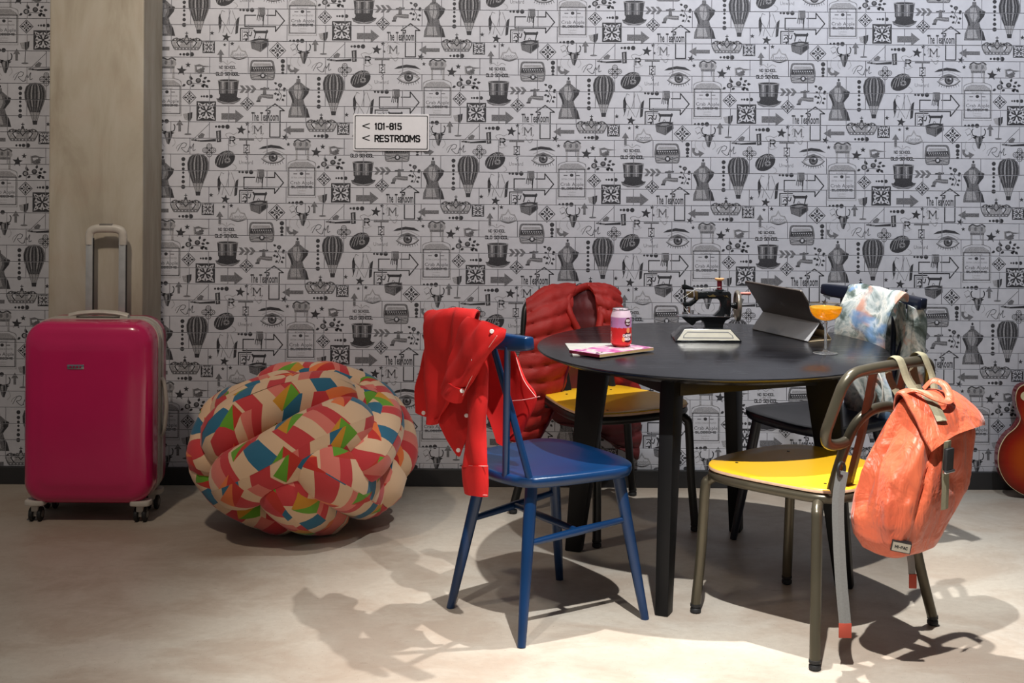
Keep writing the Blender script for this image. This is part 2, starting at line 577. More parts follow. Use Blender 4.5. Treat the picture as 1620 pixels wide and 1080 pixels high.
def sheet(name, rows, mat, parent, thick=0.004, nu=6, nv=6, disp=None, wr=0.004, wscale=14.0, origin=(0, 0, 0), seed=0.0):
    """cloth: a loft through rows of control points, with folds, closed to a solid sheet"""
    R = [crom(r, nu) for r in rows]
    cols = list(zip(*R))
    C = [crom(c, nv) for c in cols]
    nuu, nvv = len(C), len(C[0])
    P = [[C[i][j] for i in range(nuu)] for j in range(nvv)]
    org = Vector(origin)

    def nrm(j, i):
        a = P[j][min(i + 1, nuu - 1)] - P[j][max(i - 1, 0)]
        b = P[min(j + 1, nvv - 1)][i] - P[max(j - 1, 0)][i]
        q = a.cross(b)
        return q.normalized() if q.length > 1e-9 else Vector((0, -1, 0))
    Nn = [[nrm(j, i) for i in range(nuu)] for j in range(nvv)]
    avg = Vector((0, 0, 0))
    for r in Nn:
        for q in r:
            avg += q
    flip = -1.0 if avg.y > 0 else 1.0
    top, bot = [], []
    for j in range(nvv):
        for i in range(nuu):
            p, q = P[j][i], Nn[j][i] * flip
            s, t = i / (nuu - 1), j / (nvv - 1)
            d = wr * 2 * noise.noise(Vector((p.x * wscale + seed, p.y * wscale, p.z * wscale * 0.5)))
            if disp:
                d += disp(s, t)
            top.append(p + q * (d + thick / 2) - org)
            bot.append(p + q * (d - thick / 2) - org)
    fs = []
    K = nuu * nvv
    for j in range(nvv - 1):
        for i in range(nuu - 1):
            a, b, c, d = j * nuu + i, j * nuu + i + 1, (j + 1) * nuu + i + 1, (j + 1) * nuu + i
            fs.append((a, b, c, d))
            fs.append((K + d, K + c, K + b, K + a))
    ring = [i for i in range(nuu)] + [j * nuu + nuu - 1 for j in range(1, nvv)] + \
           [(nvv - 1) * nuu + i for i in range(nuu - 2, -1, -1)] + [j * nuu for j in range(nvv - 2, 0, -1)]
    for a, b in zip(ring, ring[1:] + ring[:1]):
        fs.append((b, a, K + a, K + b))
    mb = MB()
    mb.add(top + bot, fs)
    o = mb.build(name, mat, parent, ang=60)
    return o, P


_txt = {}


def text_tris(s, bold=0.0):
    """triangles of a text in the default font, normalised so the bounding box is 0..1 in x and y (y up)"""
    key = (s, bold)
    if key in _txt:
        return _txt[key]
    cu = bpy.data.curves.new('t', 'FONT')
    cu.body = s
    cu.resolution_u = 2
    cu.offset = bold
    ob = bpy.data.objects.new('t', cu)
    COL.objects.link(ob)
    dg = bpy.context.evaluated_depsgraph_get()
    me = bpy.data.meshes.new_from_object(ob.evaluated_get(dg))
    me.calc_loop_triangles()
    vs = [v.co.copy() for v in me.vertices]
    x0, x1 = min(v.x for v in vs), max(v.x for v in vs)
    y0, y1 = min(v.y for v in vs), max(v.y for v in vs)
    q = [((v.x - x0) / (x1 - x0), (v.y - y0) / (y1 - y0)) for v in vs]
    tr = [[q[i] for i in t.vertices] for t in me.loop_triangles]
    bpy.data.objects.remove(ob)
    bpy.data.curves.remove(cu)
    bpy.data.meshes.remove(me)
    _txt[key] = tr
    return tr


def text_mesh(mb, s, frame, x, y, w, h, mi=0, bold=0.0):
    """flat lettering added to mb; frame maps (x, y) -> 3D"""
    for t in text_tris(s, bold):
        mb.add([frame(x + a * w, y + b * h) for a, b in t], [(0, 1, 2)], mi)


# monoline capitals on a 0..1 box, as strokes
GL = {
    '0': [[(.2, 0), (.8, 0), (1, .15), (1, .85), (.8, 1), (.2, 1), (0, .85), (0, .15), (.2, 0)]],
    'O': [[(.2, 0), (.8, 0), (1, .15), (1, .85), (.8, 1), (.2, 1), (0, .85), (0, .15), (.2, 0)]],
    '1': [[(.1, .85), (.5, 1), (.5, 0)]],
    '5': [[(1, 1), (.1, 1), (.05, .58), (.75, .58), (1, .45), (1, .15), (.8, 0), (.2, 0), (0, .15)]],
    '8': [[(.25, .54), (.05, .66), (.05, .88), (.25, 1), (.75, 1), (.95, .88), (.95, .66), (.75, .54), (.25, .54), (0, .42), (0, .13), (.2, 0), (.8, 0), (1, .13), (1, .42), (.75, .54)]],
    '-': [[(.1, .45), (.9, .45)]],
    'R': [[(0, 0), (0, 1), (.75, 1), (1, .86), (1, .6), (.75, .47), (0, .47)], [(.5, .47), (1, 0)]],
    'P': [[(0, 0), (0, 1), (.75, 1), (1, .86), (1, .6), (.75, .47), (0, .47)]],
    'E': [[(1, 1), (0, 1), (0, 0), (1, 0)], [(0, .52), (.8, .52)]],
    'F': [[(1, 1), (0, 1), (0, 0)], [(0, .52), (.8, .52)]],
    'S': [[(1, .82), (.8, 1), (.2, 1), (0, .84), (0, .66), (.2, .54), (.8, .48), (1, .34), (1, .15), (.8, 0), (.2, 0), (0, .16)]],
    'T': [[(0, 1), (1, 1)], [(.5, 1), (.5, 0)]],
    'M': [[(0, 0), (0, 1), (.5, .35), (1, 1), (1, 0)]],
    'N': [[(0, 0), (0, 1), (1, 0), (1, 1)]],
    'C': [[(1, .82), (.8, 1), (.2, 1), (0, .85), (0, .15), (.2, 0), (.8, 0), (1, .18)]],
    'H': [[(0, 0), (0, 1)], [(1, 0), (1, 1)], [(0, .5), (1, .5)]],
    'L': [[(0, 1), (0, 0), (1, 0)]],
    'D': [[(0, 0), (0, 1), (.7, 1), (1, .8), (1, .2), (.7, 0), (0, 0)]],
    'A': [[(0, 0), (.5, 1), (1, 0)], [(.2, .35), (.8, .35)]],
    'K': [[(0, 0), (0, 1)], [(1, 1), (0, .45)], [(.3, .6), (1, 0)]],
    'Y': [[(0, 1), (.5, .5), (1, 1)], [(.5, .5), (.5, 0)]],
    'I': [[(.5, 0), (.5, 1)]],
    'B': [[(0, 0), (0, 1), (.75, 1), (.95, .86), (.95, .66), (.75, .53), (0, .53)], [(.75, .53), (1, .4), (1, .14), (.8, 0), (0, 0)]],
    ' ': [],
}
GW = {'1': .55, 'I': .35, '-': .7, 'M': 1.3, ' ': .5}


def strokes(s, x, y, w, h, wt, gap=0.45):
    """quads (lists of four 2D points, y up) that write s into the box x, y, w, h"""
    tot = sum(GW.get(c, 1) for c in s) + gap * (len(s) - 1)
    k = (w - wt) / tot
    cx = x + wt / 2
    out = []
    for c in s:
        gw = GW.get(c, 1) * k
        for st in GL[c]:
            pts = [Vector((cx + a * gw, y + wt / 2 + b * (h - wt))) for a, b in st]
            for a, b in zip(pts, pts[1:]):
                d = (b - a).normalized()
                q = Vector((-d.y, d.x)) * wt / 2
                e = d * wt * 0.42
                out.append([a - e + q, a - e - q, b + e - q, b + e + q])
        cx += gw + gap * k
    return out


# ------------------------------------------------------------------ the tile print
# Motifs are drawn once, in units of 1/3.375 wall pixel (x right, y down); they repeat every 427 px in x with a
# half drop (213.5, 128).  ink = list of (tone, layer, polygon).
INK = []


def P_(tone, poly, layer=0):
    INK.append((tone, layer, [(float(x), float(y)) for x, y in poly]))


def ell(cx, cy, rx, ry, n=14, rot=0.0):
    return [(cx + rx * cos(2 * pi * k / n) * cos(rot) - ry * sin(2 * pi * k / n) * sin(rot),
             cy + rx * cos(2 * pi * k / n) * sin(rot) + ry * sin(2 * pi * k / n) * cos(rot)) for k in range(n)]


def dot(x, y, r, tone=0):
    P_(tone, ell(x, y, r, r, 12))


def line(pts, w, tone=0, layer=0, closed=False):
    pts = [Vector(p) for p in pts]
    if closed:
        pts.append(pts[0])
    for a, b in zip(pts, pts[1:]):
        d = b - a
        if d.length < 1e-6:
            continue
        q = Vector((-d.y, d.x)).normalized() * (w / 2)
        e = d.normalized() * (w * 0.25)
        P_(tone, [a + q - e, b + q + e, b - q + e, a - q - e], layer)


def curve(pts, w, tone=0, layer=0, n=4):
    line([tuple(p) for p in crom([(x, y, 0) for x, y in pts], n)] and [(p.x, p.y) for p in crom([(x, y, 0) for x, y in pts], n)], w, tone, layer)


def star(cx, cy, r, tone=0, rot=0.0):
    r *= 1.22
    P_(tone, [(cx + (r if k % 2 == 0 else r * 0.42) * sin(pi * k / 5 + rot), cy - (r if k % 2 == 0 else r * 0.42) * cos(pi * k / 5 + rot)) for k in range(10)])


def txt(s, x, y, w, h, tone=0, layer=0, bold=0.0):
    for t in text_tris(s, bold):
        P_(tone, [(x + a * w, y + (1 - b) * h) for a, b in t], layer)


def caps(s, x, y, w, h, wt, tone=0, layer=0):
    for q in strokes(s, x, 0, w, h, wt):
        P_(tone, [(p.x, y + h - p.y) for p in q], layer)


def arrow(x0, y0, x1, y1, shaft, head, hl, tone=1):
    a, b = Vector((x0, y0)), Vector((x1, y1))
    d = (b - a).normalized()
    q = Vector((-d.y, d.x))
    m = b - d * hl
    P_(tone, [a + q * shaft / 2, m + q * shaft / 2, m + q * head / 2, b, m - q * head / 2, m - q * shaft / 2, a - q * shaft / 2])


def lozenge(cx, cy, r):
    P_(0, [(cx, cy - r), (cx + r, cy), (cx, cy + r), (cx - r, cy)])
    P_(3, [(cx, cy - r + 5), (cx + r - 5, cy), (cx, cy + r - 5), (cx - r + 5, cy)], 1)
    for k in range(4):
        a = k * pi / 2
        P_(0, ell(cx + cos(a) * r * 0.52, cy + sin(a) * r * 0.52, r * 0.24, r * 0.15, 10, a), 2)
        a += pi / 4
        P_(0, ell(cx + cos(a) * r * 0.34, cy + sin(a) * r * 0.34, r * 0.17, r * 0.10, 8, a), 2)
    P_(0, ell(cx, cy, r * 0.16, r * 0.16, 8), 2)
    P_(3, ell(cx, cy, r * 0.07, r * 0.07, 6), 3)


def ornament(cx, cy, s):
    h = s / 2
    P_(0, [(cx - h, cy - h), (cx + h, cy - h), (cx + h, cy + h), (cx - h, cy + h)])
    for k in range(4):
        a = k * pi / 2
        c, q = cos(a), sin(a)
        R = lambda x, y: (cx + (x * c - y * q) * h, cy + (x * q + y * c) * h)
        P_(3, [R(0.12, 0.04), R(0.50, 0.16), R(0.62, 0.42), R(0.80, 0.10), R(0.80, -0.10), R(0.62, -0.42), R(0.50, -0.16), R(0.12, -0.04)], 1)
        P_(0, [R(0.46, 0), R(0.70, 0.08), R(0.92, 0), R(0.70, -0.08)], 2)
        P_(3, [R(0.22, 0.22), R(0.42, 0.34), R(0.40, 0.70), R(0.72, 0.84), R(0.88, 0.88), R(0.84, 0.70), R(0.70, 0.42), R(0.34, 0.42)], 1)
        P_(0, [R(0.55, 0.55), R(0.62, 0.72), R(0.76, 0.76), R(0.72, 0.62)], 2)
    P_(0, ell(cx, cy, h * 0.10, h * 0.10, 8), 2)


def medallion(cx, cy, r):
    for k in range(4):
        a = k * pi / 2
        P_(1, ell(cx + cos(a) * r * 0.6, cy + sin(a) * r * 0.6, r * 0.40, r * 0.40, 10))
        P_(3, ell(cx + cos(a) * r * 0.6, cy + sin(a) * r * 0.6, r * 0.28, r * 0.28, 10), 1)
        for j in range(4):
            b = a + j * pi / 2
            P_(0, ell(cx + cos(a) * r * 0.6 + cos(b) * r * 0.15, cy + sin(a) * r * 0.6 + sin(b) * r * 0.15, r * 0.11, r * 0.06, 6, b), 2)
        a += pi / 4
        P_(1, ell(cx + cos(a) * r * 0.46, cy + sin(a) * r * 0.46, r * 0.22, r * 0.12, 8, a))
    P_(0, ell(cx, cy, r * 0.18, r * 0.18, 8), 2)


def leaf(x, y, l, wd, ang, tone=0):
    P_(tone, [(x + t * l * cos(ang) - s * wd * sin(ang), y + t * l * sin(ang) + s * wd * cos(ang))
              for t, s in ((0, 0), (0.3, 0.5), (0.65, 0.4), (1, 0), (0.65, -0.4), (0.3, -0.5))])


def draw_print():
    # balloon
    cx, top = 862, 125
    env = [(0, 0), (28, 4), (48, 20), (58, 50), (56, 84), (44, 120), (28, 160), (16, 195), (-16, 195), (-28, 160), (-44, 120), (-56, 84), (-58, 50), (-48, 20), (-28, 4)]
    P_(1, [(cx + x, top + y) for x, y in env])
    for f in (-0.82, -0.45, -0.1, 0.25, 0.62, 0.9):
        P_(0, [(cx + f * x, top + y) for x, y in ((20, 2), (46, 22), (56, 55), (54, 86), (40, 125), (22, 170))] +
           [(cx + (f - 0.17) * x, top + y) for x, y in ((22, 170), (40, 125), (54, 86), (56, 55), (46, 22), (20, 2))], 1)
    for f in (-0.3, 0.45):
        P_(2, [(cx + f * x, top + y) for x, y in ((20, 2), (46, 22), (56, 55), (54, 86), (36, 130))] +
           [(cx + (f - 0.12) * x, top + y) for x, y in ((36, 130), (54, 86), (56, 55), (46, 22), (20, 2))], 1)
    P_(2, [(cx - 30, top + 158), (cx + 30, top + 158), (cx + 14, top + 200), (cx - 14, top + 200)], 2)
    for x in (-13, -5, 5, 13):
        line([(cx + x * 2, top + 155), (cx + x, top + 202)], 2, 0, 3)
    P_(0, [(cx - 14, top + 202), (cx + 14, top + 202), (cx + 11, top + 224), (cx - 11, top + 224)], 2)
    for y, r in ((155, 11), (183, 9.5), (207, 8), (227, 6.5), (250, 8), (275, 9.5), (303, 11.5)):
        dot(783, y, r)
    # turban head
    P_(0, ell(1005, 155, 58, 42, 18, -0.55))
    for k in range(5):
        curve([(958 + k * 16, 190 - k * 6), (975 + k * 14, 140 - k * 6), (1010 + k * 11, 115 + k * 3)], 3, 2, 1, 2)
    P_(2, ell(1018, 160, 17, 15, 12), 2)
    P_(0, ell(1018, 160, 8, 7, 8), 3)
    for a in range(6):
        P_(1, ell(1018 + 13 * cos(a), 160 + 13 * sin(a), 5, 5, 7), 3)
    curve([(1046, 180), (1062, 190), (1066, 204), (1052, 212)], 2.5, 2)
    medallion(921, 107, 38)
    # RM script
    curve([(752, 112), (770, 80), (784, 68), (800, 74), (790, 92), (772, 96), (796, 118), (812, 112)], 3, 0)
    curve([(806, 116), (818, 84), (824, 98), (838, 72), (834, 108), (848, 104)], 3.2, 0)
    curve([(745, 100), (752, 84), (774, 70)], 2, 1)
    # lapels
    P_(0, [(966, 262), (974, 240), (984, 282), (974, 340), (966, 300)])
    P_(0, [(1064, 270), (1078, 258), (1070, 345), (1056, 352), (1058, 300)])
    for a, b in (((985, 225), (972, 262)), ((972, 262), (1000, 300)), ((1000, 300), (990, 345)), ((1000, 300), (1030, 350)), ((1030, 225), (1012, 300)),
                 ((1040, 225), (1060, 280)), ((1060, 280), (1036, 350)), ((985, 225), (1000, 232)), ((968, 345), (985, 300))):
        line([a, b], 2.6, 1)
    star(1008, 368, 21, 0, 0.15)
    star(932, 346, 11, 0)
    star(1000, 408, 9, 0)
    star(1040, 402, 11, 0)
    # crown
    cx, cy = 797, 400
    P_(2, [(cx - 66, cy + 36), (cx - 74, cy - 10), (cx - 50, cy - 24), (cx, cy - 30), (cx + 50, cy - 24), (cx + 74, cy - 10), (cx + 66, cy + 36)])
    for s in (-1, 1):
        curve([(cx + s * 66, cy + 30), (cx + s * 80, cy - 8), (cx + s * 52, cy - 26), (cx + s * 22, cy - 4), (cx + s * 6, cy - 30)], 6, 1, 1)
        curve([(cx + s * 34, cy + 24), (cx + s * 52, cy - 4), (cx + s * 26, cy - 18), (cx, cy + 8)], 5, 0, 1)
        for k in range(4):
            P_(0, ell(cx + s * (20 + k * 16), cy - 24 + k * 3, 4, 4, 7), 2)
        P_(3, ell(cx + s * 44, cy + 4, 12, 11, 9), 1)
    P_(1, [(cx - 66, cy + 22), (cx + 66, cy + 22), (cx + 64, cy + 38), (cx - 64, cy + 38)], 2)
    for k in range(7):
        P_(3, ell(cx - 54 + k * 18, cy + 30, 4, 3.4, 7), 3)
    P_(0, ell(cx, cy - 36, 8, 8, 8), 1)
    line([(cx, cy - 60), (cx, cy - 40)], 4, 0)
    line([(cx - 8, cy - 52), (cx + 8, cy - 52)], 4, 0)
    for x, r in ((764, 6), (783, 7.5), (802, 9.5), (825, 12)):
        dot(x, 460, r)
    ornament(915, 420, 66)
    arrow(979, 500, 979, 432, 14, 38, 30, 1)
    # badge
    P_(2, [(1028, 470), (1040, 440), (1062, 436), (1076, 408), (1090, 436), (1112, 440), (1126, 470), (1076, 488)])
    P_(3, [(1036, 467), (1046, 447), (1064, 443), (1076, 424), (1088, 443), (1106, 447), (1118, 467), (1076, 480)], 1)
    curve([(1038, 476), (1076, 486), (1114, 476)], 5, 1)
    txt('London', 1044, 448, 66, 22, 1, 2)
    # flat iron
    P_(0, [(1152, 330), (1158, 326), (1164, 332), (1220, 332), (1226, 326), (1232, 334), (1228, 346), (1160, 346)])
    line([(1165, 345), (1158, 372)], 6, 0)
    line([(1222, 345), (1216, 378)], 6, 0)
    curve([(1175, 385), (1185, 362), (1200, 386)], 3, 1)
    P_(1, [(1136, 384), (1233, 374), (1236, 410), (1192, 446), (1144, 428)])
    P_(0, ell(1184, 386, 46, 13, 12, -0.08), 1)
    P_(2, ell(1186, 388, 26, 6, 10, -0.08), 2)
    line([(1192, 400), (1192, 442)], 3, 0, 2)
    P_(0, [(1200, 402), (1232, 392), (1234, 408), (1200, 434)], 1)
    # corner ornament
    line([(1084, 385), (1084, 320), (1152, 320)], 6, 0)
    line([(1094, 385), (1094, 330), (1152, 330)], 2, 0)
    curve([(1098, 378), (1124, 372), (1112, 352), (1102, 364)], 5, 0)
    curve([(1144, 338), (1138, 360), (1120, 348), (1132, 338)], 5, 0)
    curve([(1100, 340), (1122, 342), (1124, 362)], 5, 0)
    leaf(1108, 384, 18, 10, -0.3)
    # big outlined arrow with a hand
    line([(1107, 310), (1107, 250), (1166, 250)], 6, 0)
    line([(1222, 250), (1271, 250), (1271, 222), (1318, 278), (1271, 336), (1271, 310), (1107, 310)], 6, 0)
    P_(3, [(1170, 208), (1214, 208), (1216, 262), (1206, 306), (1198, 262), (1172, 262)], 1)
    P_(1, [(1176, 208), (1214, 208), (1216, 246), (1204, 262), (1176, 254)], 2)
    for k in range(4):
        line([(1176 + k * 9, 248), (1172 + k * 10, 276 + (k % 2) * 4)], 4, 0, 3)
    line([(1208, 250), (1204, 306)], 5, 0, 3)
    line([(1180, 212), (1184, 246)], 3, 3, 3)
    for x, r in ((1083, 6), (1100, 7.5), (1121, 9.5), (1145, 12)):
        dot(x, 222, r)
    # eye
    P_(0, [(1183, 100), (1205, 86), (1250, 76), (1296, 82), (1328, 102), (1300, 97), (1250, 92), (1210, 98)])
    P_(1, [(1204, 148), (1224, 120), (1262, 108), (1300, 122), (1322, 148), (1300, 134), (1262, 122), (1226, 134)])
    P_(2, [(1204, 148), (1262, 122), (1322, 148), (1296, 168), (1256, 174), (1222, 164)])
    P_(3, [(1212, 149), (1262, 128), (1312, 150), (1290, 164), (1258, 168), (1228, 160)], 1)
    P_(0, ell(1262, 143, 24, 24, 14), 2)
    P_(1, ell(1262, 143, 17, 17, 12), 3)
    P_(0, ell(1262, 143, 9, 9, 10), 4)
    P_(3, ell(1270, 136, 5, 5, 8), 5)
    curve([(1200, 150), (1226, 168), (1258, 175), (1298, 166), (1322, 146)], 4, 0, 2)
    for k in range(9):
        x = 1214 + k * 12
        line([(x, 164 + 8 * sin(pi * k / 8)), (x - 6 + k * 1.5, 176 + 10 * sin(pi * k / 8))], 2.4, 0)
    curve([(1208, 118), (1262, 98), (1322, 124)], 3, 2)
    # scent bottle
    for k in range(6):
        P_(2 if k % 2 else 1, ell(1376 + k * 16, 72 + (k % 2) * 6, 8, 12, 9), 2)
    P_(2, [(1370, 56), (1462, 56), (1456, 96), (1378, 96)])
    curve([(1374, 60), (1392, 48), (1416, 56), (1442, 48), (1460, 60)], 7, 1, 1)
    P_(1, [(1380, 92), (1454, 92), (1454, 104), (1380, 104)], 1)
    P_(2, [(1382, 104), (1392, 104), (1392, 156), (1382, 156)])
    P_(2, [(1442, 104), (1454, 104), (1454, 156), (1442, 156)])
    line([(1382, 156), (1454, 156)], 4, 2)
    curve([(1382, 158), (1350, 168), (1340, 196), (1340, 356)], 4, 2)
    curve([(1454, 158), (1482, 168), (1490, 196), (1490, 356)], 4, 2)
    P_(2, [(1356, 176), (1380, 166), (1450, 166), (1482, 186), (1486, 196), (1344, 196)])
    line([(1340, 356), (1490, 356)], 3, 2)
    line([(1346, 198), (1484, 198), (1484, 344), (1346, 344)], 6, 1, 0, True)
    txt('RICHMOND', 1384, 206, 62, 10, 1)
    caps('BLOSSOMS', 1360, 294, 112, 13, 3.4, 0)
    txt('Crab Apple', 1354, 268, 124, 24, 0, 0, 0.0)
    txt('EXTRA CONCENTRATED', 1360, 246, 112, 9, 1)
    for s in (-1, 1):
        line([(1414 + s * 24, 230), (1414 + s * 42, 230)], 5, 1)
    P_(0, ell(1414, 229, 10, 9, 8))
    txt('London', 1392, 314, 44, 10, 2)
    txt('Maison', 1394, 328, 40, 10, 2)
    # corkscrew
    P_(1, [(1080, 42), (1160, 42), (1160, 54), (1080, 54)])
    line([(1120, 54), (1120, 76)], 7, 1)
    line([(1106, 78), (1106, 120)], 4, 1)
    line([(1134, 78), (1134, 120)], 4, 1)
    line([(1104, 78), (1136, 78)], 5, 0)
    line([(1104, 120), (1136, 120)], 5, 0)
    curve([(1120, 80), (1126, 88), (1114, 96), (1126, 104), (1114, 112), (1120, 124)], 4, 0)
    curve([(1120, 124), (1126, 132), (1116, 140), (1124, 148), (1120, 156)], 3, 1)
    txt('Unward', 1080, 160, 74, 20, 1)
    # ornate R
    caps('R', 1028, 32, 32, 42, 7, 1)
    curve([(1018, 40), (1008, 22), (1030, 14), (1050, 22), (1068, 12)], 3, 2)
    curve([(1018, 76), (1040, 86), (1068, 74)], 3, 2)
    # typewriter case
    P_(1, rounded([(420, 56), (540, 56), (552, 110), (546, 164), (420, 164), (412, 110)], 16))
    P_(3, rounded([(430, 66), (530, 66), (538, 92), (424, 92)], 10), 1)
    P_(2, [(436, 74), (526, 74), (530, 88), (432, 88)], 2)
    P_(0, [(424, 92), (540, 88), (542, 112), (420, 116)], 2)
    for k in range(9):
        P_(3, ell(434 + k * 12, 100, 3.4, 3.4, 6), 3)
        P_(2, ell(438 + k * 12, 109, 3, 3, 6), 3)
    P_(2, [(420, 122), (542, 120), (538, 156), (426, 156)], 2)
    P_(0, ell(484, 139, 16, 16, 10), 3)
    P_(3, ell(484, 139, 8, 8, 8), 4)
    line([(424, 132), (470, 140), (424, 150)], 2.5, 0, 3)
    line([(540, 132), (498, 140), (540, 150)], 2.5, 0, 3)
    # NO SCHOOL LIKE THE OLD SCHOOL
    curve([(252, 76), (272, 66), (295, 80), (318, 66), (338, 76)], 3, 2)
    line([(295, 60), (295, 72)], 4, 2)
    caps('NO SCHOOL', 250, 88, 92, 17, 3.4, 1)
    caps('LIKE THE', 268, 109, 56, 9, 2, 2)
    caps('OLD SCHOOL', 233, 121, 126, 20, 4, 0)
    # top hat
    P_(1, [(236, 262), (262, 280), (301, 288), (342, 280), (370, 260), (360, 276), (330, 292), (272, 292), (244, 280)])
    P_(0, [(236, 262), (250, 262), (256, 252), (346, 252), (354, 260), (370, 260), (344, 278), (301, 286), (260, 278)], 1)
    P_(1, [(244, 164), (358, 164), (346, 254), (256, 254)], 1)
    for x0, x1, t in ((248, 258, 0), (266, 276, 2), (284, 300, 0), (312, 322, 2), (330, 350, 0)):
        P_(t, [(x0, 168), (x1, 168), (x1 - 2, 240), (x0 + 3, 240)], 2)
    P_(0, [(256, 236), (347, 236), (345, 256), (257, 256)], 3)
    P_(2, ell(301, 166, 58, 8, 14), 3)
    P_(0, ell(301, 166, 50, 5, 12), 4)
    # chevrons
    for k in range(3):
        x = 360 + k * 28
        P_(1, [(x, 192), (x + 16, 192), (x + 34, 211), (x + 16, 232), (x, 232), (x + 16, 211)])
    # tap
    P_(0, [(470, 207), (518, 203), (518, 211), (470, 213)])
    P_(1, ell(494, 207, 9, 7, 8), 1)
    P_(1, [(486, 212), (502, 212), (504, 240), (484, 240)])
    P_(1, [(476, 238), (540, 240), (540, 262), (514, 262), (480, 256), (470, 276), (454, 276), (458, 254)])
    line([(466, 246), (534, 250)], 4, 2, 1)
    P_(0, [(450, 272), (472, 272), (472, 280), (450, 280)], 1)
    # rose stem
    P_(0, ell(576, 190, 12, 11, 9))
    P_(1, ell(576, 190, 6, 6, 7), 1)
    curve([(578, 200), (570, 222), (584, 246), (572, 274)], 3.5, 0)
    for x, y, a in ((560, 184, 3.6), (592, 206, 0.2), (566, 216, 3.6), (590, 212, 0.6), (560, 234, 3.0), (590, 244, 0.2), (570, 262, 2.6), (586, 262, 0.8)):
        leaf(x, y, 18, 13, a, 0)
    P_(0, ell(566, 240, 7, 7, 8))
    # dress form
    P_(0, ell(674, 146, 6, 8, 8))
    P_(1, [(664, 156), (684, 156), (686, 178), (662, 178)])
    body = [(658, 176), (690, 176), (712, 196), (734, 208), (728, 230), (712, 250), (702, 268), (708, 292), (724, 318), (736, 362), (620, 362), (624, 326), (636, 298), (642, 270), (630, 246), (620, 224), (626, 206), (646, 190)]
    P_(1, body)
    P_(2, [(652, 190), (680, 186), (692, 230), (680, 262), (664, 262), (650, 226)], 1)
    P_(2, [(640, 306), (680, 300), (694, 350), (636, 350)], 1)
    P_(0, [(700, 204), (734, 208), (728, 232), (704, 262), (690, 268), (704, 240)], 1)
    P_(0, [(620, 222), (634, 222), (650, 262), (652, 286), (642, 280), (636, 256)], 1)
    P_(0, [(700, 288), (724, 318), (736, 362), (712, 362), (706, 322)], 1)
    line([(676, 180), (668, 260), (672, 360)], 2.5, 0, 2)
    # TeaRoom arrow
    line([(523, 340), (523, 326)], 6, 0)
    line([(523, 326), (500, 326), (550, 290), (600, 326), (577, 326), (577, 467), (523, 467), (523, 386)], 6, 0)
    txt('The TeaRoom', 424, 334, 146, 48, 0, 0, 0.022)
    arrow(264, 358, 384, 358, 34, 72, 46, 1)
    ornament(183, 330, 104)
    lozenge(402, 290, 38)
    lozenge(93, 258, 38)
    for x, r in ((158, 5), (171, 6), (187, 7.5), (208, 10)):
        dot(x, 252, r)
    # rose and berries
    P_(0, ell(140, 168, 15, 14, 11))
    P_(1, ell(140, 166, 8, 8, 8), 1)
    P_(0, ell(92, 178, 16, 15, 10))
    P_(2, ell(92, 178, 9, 9, 8), 1)
    for x, y, a in ((112, 160, 3.4), (120, 190, 2.6), (156, 190, 0.8), (160, 172, 0.2), (168, 160, -0.6), (178, 192, 0.7), (150, 152, -1.3), (184, 170, 0.0), (176, 184, 2.2), (100, 160, -1.8), (72, 188, 2.6)):
        leaf(x, y, 22, 14, a, 0)
    line([(104, 182), (160, 186), (192, 194)], 3, 0)
    # pointing hand
    P_(1, [(120, 86), (146, 80), (166, 88), (212, 92), (166, 98), (176, 104), (168, 112), (172, 122), (150, 130), (126, 122)])
    P_(3, [(130, 94), (158, 92), (160, 100), (134, 110)], 1)
    for y in (102, 110, 118):
        line([(150, y), (172, y + 1)], 2.4, 0, 2)
    line([(120, 84), (124, 126)], 5, 2, 2)
    star(50, 115, 24, 0, 0.1)
    star(85, 85, 13, 0)
    # wine glass
    P_(0, [(84, 342), (110, 336), (108, 366), (98, 384), (86, 382)])
    P_(2, [(58, 346), (84, 342), (86, 382), (68, 376)])
    line([(90, 384), (86, 448)], 4, 0)
    P_(1, ell(86, 454, 20, 5, 10))
    arrow(42, 440, 42, 376, 14, 38, 30, 1)
    for x, r in ((236, 6), (253, 8), (273, 9.5), (297, 12)):
        dot(x, 413, r)
    # stag skull
    for s in (-1, 1):
        curve([(1422 + s * 10, 440), (1422 + s * 30, 436), (1422 + s * 36, 414), (1422 + s * 30, 402)], 5, 0)
        P_(0, [(1422 + s * 12, 440), (1422 + s * 34, 446), (1422 + s * 18, 458)])
    P_(1, [(1404, 440), (1440, 440), (1444, 462), (1428, 506), (1416, 506), (1402, 462)])
    P_(0, [(1424, 444), (1442, 452), (1438, 476), (1428, 508), (1422, 508)], 1)
    P_(2, [(1410, 450), (1420, 448), (1420, 480), (1414, 474)], 1)
    curve([(1396, 470), (1390, 500), (1404, 520)], 2.5, 2)
    curve([(1448, 470), (1460, 500), (1444, 520)], 2.5, 2)
    # pale scrolls
    curve([(1350, 410), (1372, 400), (1382, 420), (1362, 434), (1352, 420)], 3, 2)
    curve([(1360, 440), (1378, 430), (1386, 450), (1366, 462)], 3, 2)
    curve([(1356, 470), (1350, 500), (1362, 520)], 2.5, 2)
    # curved arrow
    P_(1, [(614, 80), (632, 80), (628, 98), (638, 108), (650, 106), (648, 92), (680, 108), (652, 132), (652, 120), (632, 122), (616, 104)])
    for y, r in ((62, 12), (88, 10.5), (107, 9), (125, 7.5)):
        dot(590, y, r)
    # telescope
    P_(0, [(150, 486), (236, 478), (236, 492), (152, 494)])
    P_(1, [(104, 480), (152, 484), (152, 494), (104, 488)])
    P_(0, [(236, 436), (262, 432), (264, 494), (240, 496)])
    P_(2, [(244, 440), (252, 438), (254, 488), (246, 490)], 1)
    line([(202, 396), (112, 484)], 2.5, 0)
